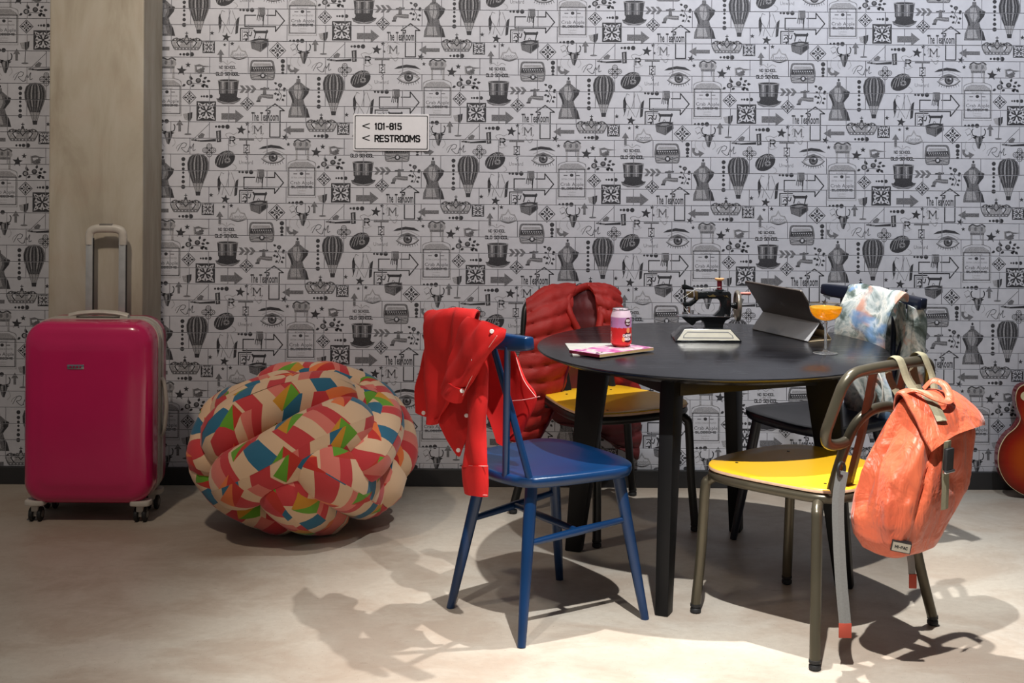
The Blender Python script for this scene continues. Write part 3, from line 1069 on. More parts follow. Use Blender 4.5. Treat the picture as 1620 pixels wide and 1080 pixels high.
    P_(1, [(138, 464), (160, 446), (176, 454), (168, 472), (144, 474)])
    P_(0, ell(128, 486, 6, 6, 7), 1)
    star(370, 430, 23, 0, 0.12)
    star(403, 398, 11, 0)
    star(410, 440, 8, 0)
    star(605, 468, 16, 0, 0.2)
    star(622, 505, 10, 0)
    # ornate M
    caps('M', 438, 406, 42, 46, 6.5, 1)
    curve([(430, 452), (446, 446), (452, 456)], 3, 2)
    curve([(474, 452), (490, 446), (480, 460)], 3, 2)
    curve([(424, 420), (434, 404), (428, 438)], 3, 2)
    curve([(424, 400), (440, 388), (470, 392), (492, 400)], 3, 2)
    curve([(444, 462), (470, 490), (484, 470), (462, 478)], 3.5, 2)
    arrow(706, 430, 594, 430, 20, 50, 40, 1)
    lozenge(1283, 437, 46)
    for x, r in ((1350, 6), (1369, 7.5), (1390, 9.5), (1413, 12)):
        dot(x, 385, r)


# ------------------------------------------------------------------ the setting
def build_setting():
    # floor
    mb = MB()
    mb.add([(-6, -8, 0), (6, -8, 0), (6, 0.0, 0), (-6, 0.0, 0), (-6, -8, -0.1), (6, -8, -0.1), (6, 0.0, -0.1), (-6, 0.0, -0.1)],
           [(0, 1, 2, 3), (4, 7, 6, 5), (0, 4, 5, 1), (1, 5, 6, 2), (2, 6, 7, 3), (3, 7, 4, 0)])
    struct(mb.build('floor', M['floor'], smooth=False), 'worn beige grey concrete floor')

    # wall
    mb = MB()
    mb.box((0, 0.06, 1.45), (8.0, 0.108, 2.9))
    wall = mb.build('wall_back', M['grout'], smooth=False)
    struct(wall, 'back wall of printed vintage-motif tiles')

    draw_print()
    K = SW / 3.375
    org = atd(700, 80, 0.0)                       # wall point of the print's origin
    tw, th = 61.0 * 3.375, 25.6 * 3.375
    # one mesh for each of the 35 different tiles of the repeat
    gap = 2.2
    tri = []
    for tone, layer, poly in INK:
        if len(poly) == 3:
            T = [poly]
        else:
            T = [[poly[i] for i in t] for t in tessellate_polygon([[Vector((x, y, 0)) for x, y in poly]])]
        for t in T:
            xs = [p[0] for p in t]
            ys = [p[1] for p in t]
            tri.append((tone, layer, t, min(xs), max(xs), min(ys), max(ys)))

    def clip(poly, x0, x1, y0, y1):
        for ax, lim, sg in ((0, x0, 1), (0, x1, -1), (1, y0, 1), (1, y1, -1)):
            out = []
            for i in range(len(poly)):
                a, b = poly[i - 1], poly[i]
                da, db = sg * (a[ax] - lim), sg * (b[ax] - lim)
                if (da >= 0) != (db >= 0):
                    t = da / (da - db)
                    out.append((a[0] + t * (b[0] - a[0]), a[1] + t * (b[1] - a[1])))
                if db >= 0:
                    out.append(b)
            poly = out
            if len(poly) < 3:
                return []
        return poly

    UX, UY = 427.0 * 3.375, 256.0 * 3.375
    shifts = [(i * UX + (j % 2) * UX / 2, j * UY / 2) for i in range(-3, 4) for j in range(-5, 6)]
    data = {}                                      # (row mod 10 , col) -> local verts/faces/materials
    X0, Y0 = 200.0, 43.0                           # a joint of the tile grid, row 0 spans Y0..Y0+th

    def tile_data(col, row):
        x0 = X0 + col * tw + (tw / 2 if row % 2 else 0)
        y0 = Y0 + row * th
        x1, y1 = x0 + tw, y0 + th
        cx, cy = (x0 + x1) / 2, (y0 + y1) / 2
        v, f, m = [], [], []
        hx, hy = (tw - gap) / 2 * K, (th - gap) / 2 * K
        b = 0.0009
        for yy, ins in ((0.006, 0), (-0.004, 0), (-0.005, b)):
            v += [(-hx + ins, yy, -hy + ins), (hx - ins, yy, -hy + ins), (hx - ins, yy, hy - ins), (-hx + ins, yy, hy - ins)]
        for k in range(4):
            l = (k + 1) % 4
            f += [(k, l, 4 + l, 4 + k), (4 + k, 4 + l, 8 + l, 8 + k)]
            m += [0, 0]
        f.append((8, 9, 10, 11))
        m.append(0)
        bx0, bx1, by0, by1 = x0 + gap / 2 + 0.8, x1 - gap / 2 - 0.8, y0 + gap / 2 + 0.8, y1 - gap / 2 - 0.8
        for sx, sy in shifts:
            for tone, layer, t, tx0, tx1, ty0, ty1 in tri:
                if tx1 + sx < bx0 or tx0 + sx > bx1 or ty1 + sy < by0 or ty0 + sy > by1:
                    continue
                p = clip([(a + sx, c + sy) for a, c in t], bx0, bx1, by0, by1)
                if len(p) < 3:
                    continue
                o = len(v)
                yy = -0.00512 - 0.00006 * layer
                q = [((a - cx) * K, yy, -(c - cy) * K) for a, c in p]
                ar = sum(q[i - 1][0] * q[i][2] - q[i][0] * q[i - 1][2] for i in range(len(q)))
                if abs(ar) < 1e-10:
                    continue
                if ar < 0:
                    q.reverse()
                v += q
                f.append(tuple(range(o, o + len(q))))
                m.append(0 if tone == 3 else tone + 1)
        return v, f, m

    mats = [M['tile'], M['ink0'], M['ink1'], M['ink2']]
    meshes = {}

    def canon(col, row):
        # the print repeats after 7 columns, and after 5 rows with a shift of half a repeat (3.5 tiles)
        q, r = divmod(row, 5)
        c = col
        x0 = col + (0.5 if row % 2 else 0.0) - 3.5 * q
        c = int(round(x0 - (0.5 if r % 2 else 0.0)))
        return c % 7, r

    def tile_mesh(key):
        if key not in meshes:
            v, f, m = tile_data(*key)
            me = bpy.data.meshes.new('tile')
            me.from_pydata(v, [], f)
            for q in mats:
                me.materials.append(q)
            me.polygons.foreach_set('material_index', m)
            meshes[key] = (me, v, f, m)
        return meshes[key]

    spots = []
    zmin, zmax = 0.075, 2.30
    for x_lo, x_hi, ox, oz in ((-1.445, 2.75, 0.0, 0.0), (-2.75, -1.81, -44.8 * SW, -17.4 * SW)):
        for row in range(-14, 32):
            zc = org.z + oz - (Y0 + (row + 0.5) * th) * K
            if zc + th * K / 2 < zmin or zc - th * K / 2 > zmax:
                continue
            for col in range(-22, 34):
                xc = org.x + ox + (X0 + (col + 0.5) * tw + (tw / 2 if row % 2 else 0)) * K
                if xc + tw * K / 2 < x_lo or xc - tw * K / 2 > x_hi:
                    continue
                spots.append((xc, zc, col, row))
    # the 300 tiles in plainest view are parts of their own, the others one joined part
    def score(s):
        x, z = s[0], s[1]
        free = -1.40 < x < 2.02 and 0.92 < z < 1.96
        return (0 if free else 1, abs(x - 0.2) + 0.6 * abs(z - 1.5))
    spots.sort(key=score)
    for xc, zc, col, row in spots[:300]:
        o = bpy.data.objects.new('tile', tile_mesh(canon(col, row))[0])
        COL.objects.link(o)
        o.parent = wall
        o.location = (xc, 0, zc)
    V, Fc, Mi = [], [], []
    for xc, zc, col, row in spots[300:]:
        _, v, f, m = tile_mesh(canon(col, row))
        o = len(V)
        V += [(a + xc, b, c + zc) for a, b, c in v]
        Fc += [tuple(i + o for i in q) for q in f]
        Mi += m
    me = bpy.data.meshes.new('tiles_joined')
    me.from_pydata(V, [], Fc)
    for q in mats:
        me.materials.append(q)
    me.polygons.foreach_set('material_index', Mi)
    o = link('tile_field', me, wall, smooth=False)
    o['kind'] = 'stuff'

    # column and baseboards
    mb = MB()
    mb.box((-1.627, -0.1455, 1.45), (0.368, 0.285, 2.9))
    struct(mb.build('column', M['column'], bevel=0.006, smooth=False), 'square bare concrete column against the tiled wall')
    mb = MB()
    mb.box((1.279, -0.012, 0.036), (5.44, 0.020, 0.072))
    struct(mb.build('baseboard_right', M['baseboard'], bevel=0.003, smooth=False), 'black baseboard right of the column')
    mb = MB()
    mb.box((-2.906, -0.012, 0.036), (2.185, 0.020, 0.072))
    struct(mb.build('baseboard_left', M['baseboard'], bevel=0.003, smooth=False), 'black baseboard left of the column')


def build_sign():
    p0, p1 = atd(559, 180, -0.012), atd(679, 239, -0.012)
    w, h = p1.x - p0.x, p0.z - p1.z
    c = (p0 + p1) / 2
    t = thing('wall_sign', 'white wall sign with black border pointing left to rooms and restrooms', 'sign', (c.x, -0.012, c.z))
    mb = MB()
    mb.prism(rounded([(-w / 2, -h / 2), (w / 2, -h / 2), (w / 2, h / 2), (-w / 2, h / 2)], 0.008), 0, 0.006, lambda x, y, d: (x, 0.006 - d, y))
    mb.build('plate', M['sign_white'], t, bevel=0.001, smooth=False)
    mb = MB()
    o = rounded([(-w / 2 + .006, -h / 2 + .006), (w / 2 - .006, -h / 2 + .006), (w / 2 - .006, h / 2 - .006), (-w / 2 + .006, h / 2 - .006)], 0.006)
    i = rounded([(-w / 2 + .0095, -h / 2 + .0095), (w / 2 - .0095, -h / 2 + .0095), (w / 2 - .0095, h / 2 - .0095), (-w / 2 + .0095, h / 2 - .0095)], 0.004)
    n = len(o)
    mb.add([(x, -0.0003, y) for x, y in o] + [(x, -0.0003, y) for x, y in i], [(k, (k + 1) % n, n + (k + 1) % n, n + k) for k in range(n)])
    mb.build('border_line', M['black_paint'], t, smooth=False)
    fr = lambda x, y: (x, -0.0004, y)
    sx, sy = w / 1220.0, h / 610.0                # sign drawn in the units of a close view, origin at its top left
    X = lambda u: -w / 2 + (u - 190) * sx
    Y = lambda v: h / 2 - (v - 190) * sy
    for nm, s, u0, u1, v0, v1 in (('room_numbers', '101-815', 530, 968, 335, 455), ('restroom_lettering', 'RESTROOMS', 530, 1265, 535, 657)):
        mb = MB()
        for q in strokes(s, X(u0), Y(v1), (u1 - u0) * sx, (v1 - v0) * sy, 23 * sx):
            mb.add([fr(p.x, p.y) for p in q], [(0, 1, 2, 3)])
        mb.build(nm, M['black_paint'], t, smooth=False)
    for v in (390, 590):
        mb = MB()
        for a, b in (((455, v - 42), (338, v)), ((338, v), (455, v + 42))):
            d = Vector((b[0] - a[0], b[1] - a[1])).normalized()
            q = Vector((-d.y, d.x)) * 9
            mb.add([fr(X(p[0]), Y(p[1])) for p in ((a[0] + q.x, a[1] + q.y), (b[0] + q.x, b[1] + q.y), (b[0] - q.x, b[1] - q.y), (a[0] - q.x, a[1] - q.y))], [(0, 1, 2, 3)])
        mb.build('chevron', M['black_paint'], t, smooth=False)


build_setting()
build_sign()


# ------------------------------------------------------------------ suitcase
def rr_poly(w, h, r, n=8):
    r = max(1e-4, min(r, w / 2, h / 2))
    out = []
    for cx, cz, a0 in ((w / 2 - r, h / 2 - r, 0), (-w / 2 + r, h / 2 - r, 90), (-w / 2 + r, -h / 2 + r, 180), (w / 2 - r, -h / 2 + r, 270)):
        for k in range(n + 1):
            a = RAD(a0 + 90 * k / n)
            out.append((cx + r * cos(a), cz + r * sin(a)))
    return out


def rings_xz(mb, w, h, r, rings, c=(0, 0, 0), mi=0, capa=True, capb=True):
    """rounded rectangle in x-z, swept along y through rings of (y, inset)"""
    n = 0
    vs, fs = [], []
    for y, ins in rings:
        p = rr_poly(w - 2 * ins, h - 2 * ins, r - ins * 0.6)
        n = len(p)
        vs += [(c[0] + x, c[1] + y, c[2] + z) for x, z in p]
    for i in range(len(rings) - 1):
        for k in range(n):
            l = (k + 1) % n
            fs.append((i * n + k, i * n + l, (i + 1) * n + l, (i + 1) * n + k))
    if capa:
        fs.append(tuple(range(n)))
    if capb:
        fs.append(tuple((len(rings) - 1) * n + k for k in range(n)))
    mb.add(vs, fs, mi)


def build_suitcase():
    a, b = atd(32, 800, -0.585), atd(238, 512, -0.585)
    w, h = b.x - a.x, b.z - a.z
    cx, zc = (a.x + b.x) / 2, (a.z + b.z) / 2
    t = thing('suitcase', 'glossy magenta hard-shell suitcase with extended handle before the concrete column', 'suitcase', (cx, -0.445, 0))
    z = zc
    mb = MB()
    rings_xz(mb, w, h, 0.080, [(-0.1420, 0.110), (-0.1415, 0.085), (-0.1385, 0.068), (-0.1345, 0.058), (-0.1330, 0.044), (-0.1280, 0.026), (-0.1180, 0.011), (-0.1020, 0.002), (-0.088, 0.0), (-0.030, 0.0), (-0.030, 0.008)], (0, 0, z))
    mb.build('front_shell', M['magenta'], t, ang=40)
    mb = MB()
    rings_xz(mb, w, h, 0.080, [(0.045, 0.008), (0.045, 0.0), (0.088, 0.0), (0.108, 0.006), (0.122, 0.022), (0.128, 0.05)], (0, 0, z))
    mb.build('back_shell', M['magenta_inner'], t, ang=40)
    for y0, y1, m, ins in ((-0.0305, -0.018, 'cream_plastic', -0.003), (-0.018, -0.004, 'grey_plastic', 0.004), (-0.004, 0.008, 'cream_plastic', -0.001), (0.008, 0.024, 'grey_plastic', 0.005), (0.024, 0.0455, 'cream_plastic', -0.002)):
        mb = MB()
        rings_xz(mb, w, h, 0.080, [(y0, 0.02), (y0, ins), (y1, ins), (y1, 0.02)], (0, 0, z))
        mb.build('zip_band', M[m], t, ang=40)
    top = z + h / 2
    # telescopic handle
    th = thing_part('telescopic_handle', t)
    gz = atd(165, 356, -0.345).z
    xl, xr = atd(142, 420, -0.345).x - cx, atd(194, 420, -0.345).x - cx
    for x in (xl, xr):
        mb = MB()
        mb.box((x, 0.098, (top + gz - 0.09) / 2 + 0.0), (0.028, 0.016, gz - 0.02 - top + 0.05))
        mb.build('tube', M['alu'], th, bevel=0.004)
        mb = MB()
        mb.box((x + 0.0145, 0.098, (top + gz - 0.09) / 2), (0.004, 0.010, gz - 0.04 - top + 0.03))
        mb.build('groove', M['rubber'], th, smooth=False)
    mb = MB()
    pts = [(xl - 0.001, 0.098, gz - 0.075), (xl - 0.001, 0.098, gz - 0.045), (xl + 0.004, 0.098, gz - 0.024), (xl + 0.026, 0.098, gz - 0.014), ((xl + xr) / 2, 0.098, gz - 0.012),
           (xr - 0.026, 0.098, gz - 0.014), (xr - 0.004, 0.098, gz - 0.024), (xr + 0.001, 0.098, gz - 0.045), (xr + 0.001, 0.098, gz - 0.075)]
    mb.tube(crom(pts, 4), 0.0165, 12, up=(0, 1, 0), flat=0.72)
    mb.build('grip', M['cream_plastic'], th)
    mb = MB()
    mb.box(((xl + xr) / 2, 0.098, gz + 0.002), (0.05, 0.016, 0.008))
    mb.build('release_button', M['grey_plastic'], th, bevel=0.002)
    # top carry handle
    hx0, hx1 = atd(111, 505, -0.44).x - cx, atd(204, 505, -0.44).x - cx
    mb = MB()
    hm = (hx0 + hx1) / 2
    mb.tube(crom([(hx0, 0.0, top + 0.008), (hx0 + 0.04, 0, top + 0.017), (hm, 0, top + 0.022), (hx1 - 0.04, 0, top + 0.017), (hx1, 0, top + 0.008)], 5), 0.010, 10, up=(0, 1, 0), flat=1.5)
    mb.box((hx0 + 0.014, 0, top + 0.002), (0.03, 0.03, 0.014))
    mb.box((hx1 - 0.014, 0, top + 0.002), (0.03, 0.03, 0.014))
    mb.build('top_handle', M['cream_plastic'], t)
    # side handle
    z0, z1 = atd(262, 690, -0.43).z, atd(262, 597, -0.43).z
    zm = (z0 + z1) / 2
    mb = MB()
    mb.tube(crom([(w / 2, 0.02, z0), (w / 2 + 0.012, 0.02, z0 + 0.03), (w / 2 + 0.020, 0.02, zm), (w / 2 + 0.012, 0.02, z1 - 0.03), (w / 2, 0.02, z1)], 5), 0.008, 10, up=(0, 1, 0), flat=1.6)
    mb.build('side_handle', M['cream_plastic'], t)
    mb = MB()
    for fz in (zm, z - h / 2 + 0.07):
        mb = MB()
        mb.box((-w / 2 - 0.004, 0.02, fz), (0.010, 0.03, 0.052))
        mb.build('side_foot', M['cream_plastic'], t, bevel=0.004)
    # badge
    bp = atd(120, 580, -0.585)
    mb = MB()
    mb.box((bp.x - cx, -0.1425, bp.z), (0.062, 0.004, 0.018))
    bd = mb.build('badge', M['chrome'], t, bevel=0.0015)
    mb = MB()
    for k in range(4):
        mb.box((bp.x - cx - 0.018 + k * 0.012, -0.1448, bp.z), (0.006, 0.001, 0.008))
    mb.build('badge_lettering', M['magenta_inner'], bd, smooth=False)
    # corner guards and casters
    bot = z - h / 2
    for x, y in ((-w / 2 + 0.040, -0.092), (w / 2 - 0.046, -0.092), (-w / 2 + 0.040, 0.075), (w / 2 - 0.046, 0.075)):
        sg = -1 if x < 0 else 1
        mb = MB()
        mb.prism(rounded([(x - 0.036, y - 0.030), (x + 0.040, y - 0.030), (x + 0.040, y + 0.030), (x - 0.036, y + 0.030)], 0.018), bot - 0.006, bot + 0.012)
        mb.build('corner_guard', M['cream_plastic'], t, bevel=0.003)
        ca = thing_part('caster', t)
        mb = MB()
        mb.box((x, y, bot - 0.018), (0.026, 0.03, 0.026))
        mb.box((x, y + 0.006, 0.034), (0.014, 0.022, 0.03))
        mb.build('fork', M['cream_plastic'], ca, bevel=0.004)
        for s in (-1, 1):
            mb = MB()
            mb.lathe([(0.010, -0.007), (0.024, -0.007), (0.0265, -0.004), (0.0265, 0.004), (0.024, 0.007), (0.010, 0.007)], 20, (x + s * 0.0155, y + 0.008, 0.0268), 'X')
            mb.build('wheel', M['rubber'], ca)
            mb = MB()
            mb.lathe([(0.0, -0.009), (0.013, -0.009), (0.013, 0.009), (0.0, 0.009)], 14, (x + s * 0.0155, y + 0.008, 0.0268), 'X')
            mb.build('hub', M['grey_plastic'], ca)


def thing_part(name, parent):
    o = bpy.data.objects.new(name, None)
    COL.objects.link(o)
    o.empty_display_size = 0.03
    o.parent = parent
    return o


# ------------------------------------------------------------------ pouf
def build_pouf():
    cY = -0.55
    c0 = atd(481, 705, cY)
    C = Vector((c0.x, cY, 0.288))
    t = thing('knotted_pouf', 'round knotted floor pouf in multicoloured block-pattern fabric between suitcase and blue chair', 'pouf', (C.x, C.y, 0))
    AX = Vector((0.418, 0.42, 0.302))
    cam_p = Vector((0, -CAM_D, CAM_H))
    off = Vector((C.x, C.y, 0))

    def onto(px, py, r, depth=0.0):
        """point of the inner ellipsoid (shrunk by r + depth) seen at this place, or its nearest rim point"""
        ax = Vector((AX.x - r - depth, AX.y - r - depth, AX.z - r - depth))
        p = atd(px, py, cY)
        d = (p - cam_p)
        o_ = Vector(((cam_p.x - C.x) / ax.x, (cam_p.y - C.y) / ax.y, (cam_p.z - C.z) / ax.z))
        dd = Vector((d.x / ax.x, d.y / ax.y, d.z / ax.z))
        A, B, Q = dd.dot(dd), 2 * o_.dot(dd), o_.dot(o_) - 1
        D = B * B - 4 * A * Q
        if D < 0:
            tt = -B / (2 * A)
            q = (o_ + dd * tt).normalized()
        else:
            q = o_ + dd * ((-B - sqrt(D)) / (2 * A))
        return Vector((q.x * ax.x, q.y * ax.y, q.z * ax.z)) + C

    def roll(path, r, seed, wide=1.0, inward=True):
        p = list(path)
        if inward:
            e0 = p[0] + (C - p[0]) * 0.45 + (p[0] - p[1]) * 0.7
            e1 = p[-1] + (C - p[-1]) * 0.45 + (p[-1] - p[-2]) * 0.7
            p = [e0] + p + [e1]
        q = crom(p, 7)
        N = len(q)
        n = 28
        vs, uv = [], []
        ln = 0.0
        for i in range(N):
            tg = (q[min(i + 1, N - 1)] - q[max(i - 1, 0)]).normalized()
            ra = (q[i] - C)
            ra = (ra - tg * ra.dot(tg)).normalized()
            sd = tg.cross(ra)
            if i:
                ln += (q[i] - q[i - 1]).length
            s = i / (N - 1)
            k = 0.62 + 0.38 * min(1.0, (4 * s * (1 - s)) ** 0.5 * 1.25)
            for a in range(n + 1):
                th = 2 * pi * a / n
                x, y = cos(th), sin(th)
                crease = 1.0 + 0.02 * noise.noise(Vector((s * 9 + seed, th * 2.0, seed)))
                pt = q[i] + (ra * (x * r * k) + sd * (y * r * k * wide)) * crease
                pt.z = max(pt.z, 0.003 + 0.012 * (1 - min(1, max(0, pt.z + 0.05) / 0.05)))
                vs.append(pt - off)
                uv.append((th * r * 1.05 + seed * 0.371, ln + seed * 0.113))
        fs = [(i * (n + 1) + a, i * (n + 1) + a + 1, (i + 1) * (n + 1) + a + 1, (i + 1) * (n + 1) + a) for i in range(N - 1) for a in range(n)]
        me = bpy.data.meshes.new('fabric_roll')
        me.from_pydata([tuple(v) for v in vs], [], fs)
        me.materials.append(M['pouf'])
        ul = me.uv_layers.new(name='UVMap')
        for lp in me.loops:
            ul.data[lp.index].uv = uv[lp.vertex_index]
        return link('fabric_roll', me, t, True, None, 170)

    cr = lambda x, y: (290 + x / 3.484, 560 + y / 3.484)
    lobes = [
        # pixel path (close-view units), radius, depth
        ([(300, 690), (440, 630), (570, 560), (720, 475), (900, 400)], 0.102, -0.012, 1.08),
        ([(245, 460), (340, 365), (485, 300), (655, 258), (825, 258)], 0.100, -0.002, 1.06),
        ([(200, 235), (330, 165), (470, 140), (560, 150)], 0.072, 0.022, 1.0),
        ([(740, 170), (900, 140), (1040, 215), (1085, 370), (1040, 510), (960, 590)], 0.088, -0.004, 1.04),
        ([(1110, 150), (1225, 280), (1245, 440), (1190, 600)], 0.070, 0.0, 1.0),
        ([(730, 600), (880, 690), (1010, 765), (1130, 785), (1225, 740)], 0.096, -0.010, 1.06),
        ([(560, 730), (660, 830), (750, 920), (840, 990)], 0.092, -0.008, 1.12),
        ([(140, 580), (165, 720), (250, 850), (400, 925), (540, 930)], 0.076, 0.0, 1.0),
        ([(215, 290), (110, 380), (80, 490), (140, 580)], 0.066, 0.0, 1.0),
        ([(540, 150), (680, 110), (800, 95), (900, 95)], 0.064, 0.012, 1.0),
    ]
    front = []
    for k, (pth, r, dep, wd) in enumerate(lobes):
        p = [onto(*cr(*q), r, dep) for q in pth]
        front.append((p, r, wd))
        roll(p, r, 1.7 * k + 0.6, wd)
    # the far side: the same knot turned half way round
    for k, (p, r, wd) in enumerate(front):
        if k in (4, 8):
            continue
        q = [Vector((2 * C.x - v.x, 2 * C.y - v.y, v.z)) for v in p]
        roll(q, r, 20 + 1.3 * k, wd)
    mb = MB()
    prof = [(0.0, -0.25)] + [(0.285 * cos(a), 0.235 * sin(a)) for a in [RAD(-70 + 14 * i) for i in range(11)]] + [(0.0, 0.25)]
    mb.lathe(prof, 28, (0, 0, 0.285))
    mb.build('core', M['pouf'], t)  # stuffing seen only in the deepest creases


# ------------------------------------------------------------------ table
TZ = 0.740
TC = Vector((0.668, -1.022, 0))
TR = 0.583


def build_table():
    t = thing('round_table', 'round black-stained oak table with slanted plank legs', 'table', (TC.x, TC.y, 0))
    mb = MB()
    R = TR
    mb.lathe([(0.0, TZ - 0.026), (R - 0.045, TZ - 0.026), (R - 0.006, TZ - 0.010), (R - 0.001, TZ - 0.006), (R, TZ - 0.004), (R - 0.001, TZ - 0.001), (R - 0.003, TZ), (0.0, TZ)], 96)
    mb.build('table_top', M['black_oak'], t, ang=30)
    feet = [at(1045, 976), at(908, 870), at(1167, 836), at(1337, 928)]
    fc = sum(feet, Vector()) / 4
    tops = []
    for f in feet:
        d = (f - fc)
        d.z = 0
        dr = d.normalized()
        q = Vector((-dr.y, dr.x, 0))
        bot = fc + dr * 0.465
        top = fc + dr * 0.385
        mb = MB()
        vs = []
        for p, z, hw, ht in ((bot, 0.0, 0.028, 0.021), (top, TZ - 0.027, 0.056, 0.024)):
            for a, b in ((-1, -1), (1, -1), (1, 1), (-1, 1)):
                v = p + dr * (a * hw) + q * (b * ht) - TC
                vs.append((v.x, v.y, z))
        mb.add(vs, [(0, 3, 2, 1), (4, 5, 6, 7), (0, 1, 5, 4), (1, 2, 6, 5), (2, 3, 7, 6), (3, 0, 4, 7)])
        mb.build('leg', M['black_wood'], t, bevel=0.005)
        tops.append(top - TC)
    order = [0, 1, 2, 3]
    for i in range(4):
        a, b = tops[order[i]], tops[order[(i + 1) % 4]]
        d = (b - a)
        m_ = (a + b) / 2
        ang = math.atan2(d.y, d.x)
        mb = MB()
        mb.box((m_.x, m_.y, TZ - 0.060), (d.length - 0.02, 0.024, 0.066), rot=Matrix.Rotation(ang, 3, 'Z'))
        mb.build('apron', M['black_wood'], t, bevel=0.003)


# ------------------------------------------------------------------ chairs (local x = facing, y = the sitter's left)
def wood_chair(label, m, c, ang):
    t = thing('spindle_chair', label, 'chair', (c[0], c[1], 0), ang, 'lacquered spindle-back chairs')
    SZ = 0.470
    out = crom([(0.215, 0.0, 0), (0.205, 0.14, 0), (0.150, 0.222, 0), (0.03, 0.222, 0), (-0.12, 0.196, 0), (-0.185, 0.165, 0), (-0.215, 0.09, 0), (-0.222, 0.0, 0),
                (-0.215, -0.09, 0), (-0.185, -0.165, 0), (-0.12, -0.196, 0), (0.03, -0.222, 0), (0.150, -0.222, 0), (0.205, -0.14, 0)], 5, True)
    mb = MB()
    n = len(out)
    vs = []
    for sc, z in ((0.88, SZ - 0.036), (0.975, SZ - 0.030), (1.0, SZ - 0.016), (0.995, SZ - 0.003), (0.97, SZ), (0.80, SZ - 0.003), (0.5, SZ - 0.009), (0.2, SZ - 0.011)):
        vs += [(p.x * sc, p.y * sc, z) for p in out]
    fs = [tuple(range(n))]
    for i in range(7):
        fs += [(i * n + k, i * n + (k + 1) % n, (i + 1) * n + (k + 1) % n, (i + 1) * n + k) for k in range(n)]
    fs.append(tuple(7 * n + k for k in range(n)))
    mb.add(vs, fs)
    mb.build('seat', m, t, ang=50)
    legs = {}
    for nm, tx, ty, fx, fy in (('fl', 0.150, 0.165, 0.218, 0.215), ('fr', 0.150, -0.165, 0.218, -0.215), ('rl', -0.140, 0.125, -0.218, 0.190), ('rr', -0.140, -0.125, -0.218, -0.190)):
        a, b = Vector((tx, ty, SZ - 0.03)), Vector((fx, fy, 0))
        legs[nm] = (a, b)
        mb = MB()
        mb.tube([a, a.lerp(b, 0.25), a.lerp(b, 0.6), b], [0.0185, 0.0185, 0.0165, 0.0125], 14)
        mb.build('leg', m, t)
    at_z = lambda nm, z: legs[nm][0].lerp(legs[nm][1], (SZ - 0.03 - z) / (SZ - 0.03))
    mids = []
    for f, r in (('fl', 'rl'), ('fr', 'rr')):
        a, b = at_z(f, 0.300), at_z(r, 0.275)
        mb = MB()
        mb.tube([a, a.lerp(b, 0.5), b], [0.009, 0.0125, 0.009], 10, flat=1.0)
        mb.build('stretcher', m, t)
        mids.append(a.lerp(b, 0.5))
    mb = MB()
    mb.tube([mids[0], mids[0].lerp(mids[1], 0.5), mids[1]], [0.009, 0.0115, 0.009], 10)
    mb.build('stretcher', m, t)
    # crossing back spindles
    rail = lambda y: Vector((-0.272 + 0.55 * y * y, y, 0.866))
    for s in (-1, 1):
        for ft, tp in ((0.086, 0.176), (0.162, 0.092)):
            a = Vector((-0.196 + (0.018 if ft > 0.1 else 0.0), s * ft, SZ - 0.015))
            b = rail(s * tp)
            dx = 0.008 if ft > 0.1 else -0.008
            mb = MB()
            mb.tube([a + Vector((dx, 0, 0)), a.lerp(b, 0.5) + Vector((dx, 0, 0)), b + Vector((dx, 0, -0.01))], [0.0105, 0.0105, 0.009], 12)
            mb.build('spindle', m, t)
    # curved top rail with tapering ends
    mb = MB()
    N = 20
    vs = []
    for i in range(N + 1):
        y = -0.252 + 0.504 * i / N
        p = rail(y)
        e = 1 - abs(y / 0.252) ** 6 * 0.45
        for dx, dz in ((-0.016, -0.024 * e), (0.016, -0.024 * e), (0.016, 0.024), (-0.016, 0.024)):
            vs.append((p.x + dx - (dz * 0.12), y, p.z + dz))
    fs = [(0, 1, 2, 3), (4 * N + 3, 4 * N + 2, 4 * N + 1, 4 * N)]
    for i in range(N):
        fs += [(4 * i + k, 4 * i + (k + 1) % 4, 4 * i + 4 + (k + 1) % 4, 4 * i + 4 + k) for k in range(4)]
    mb.add(vs, fs)
    mb.build('top_rail', m, t, bevel=0.006, ang=45)
    return t


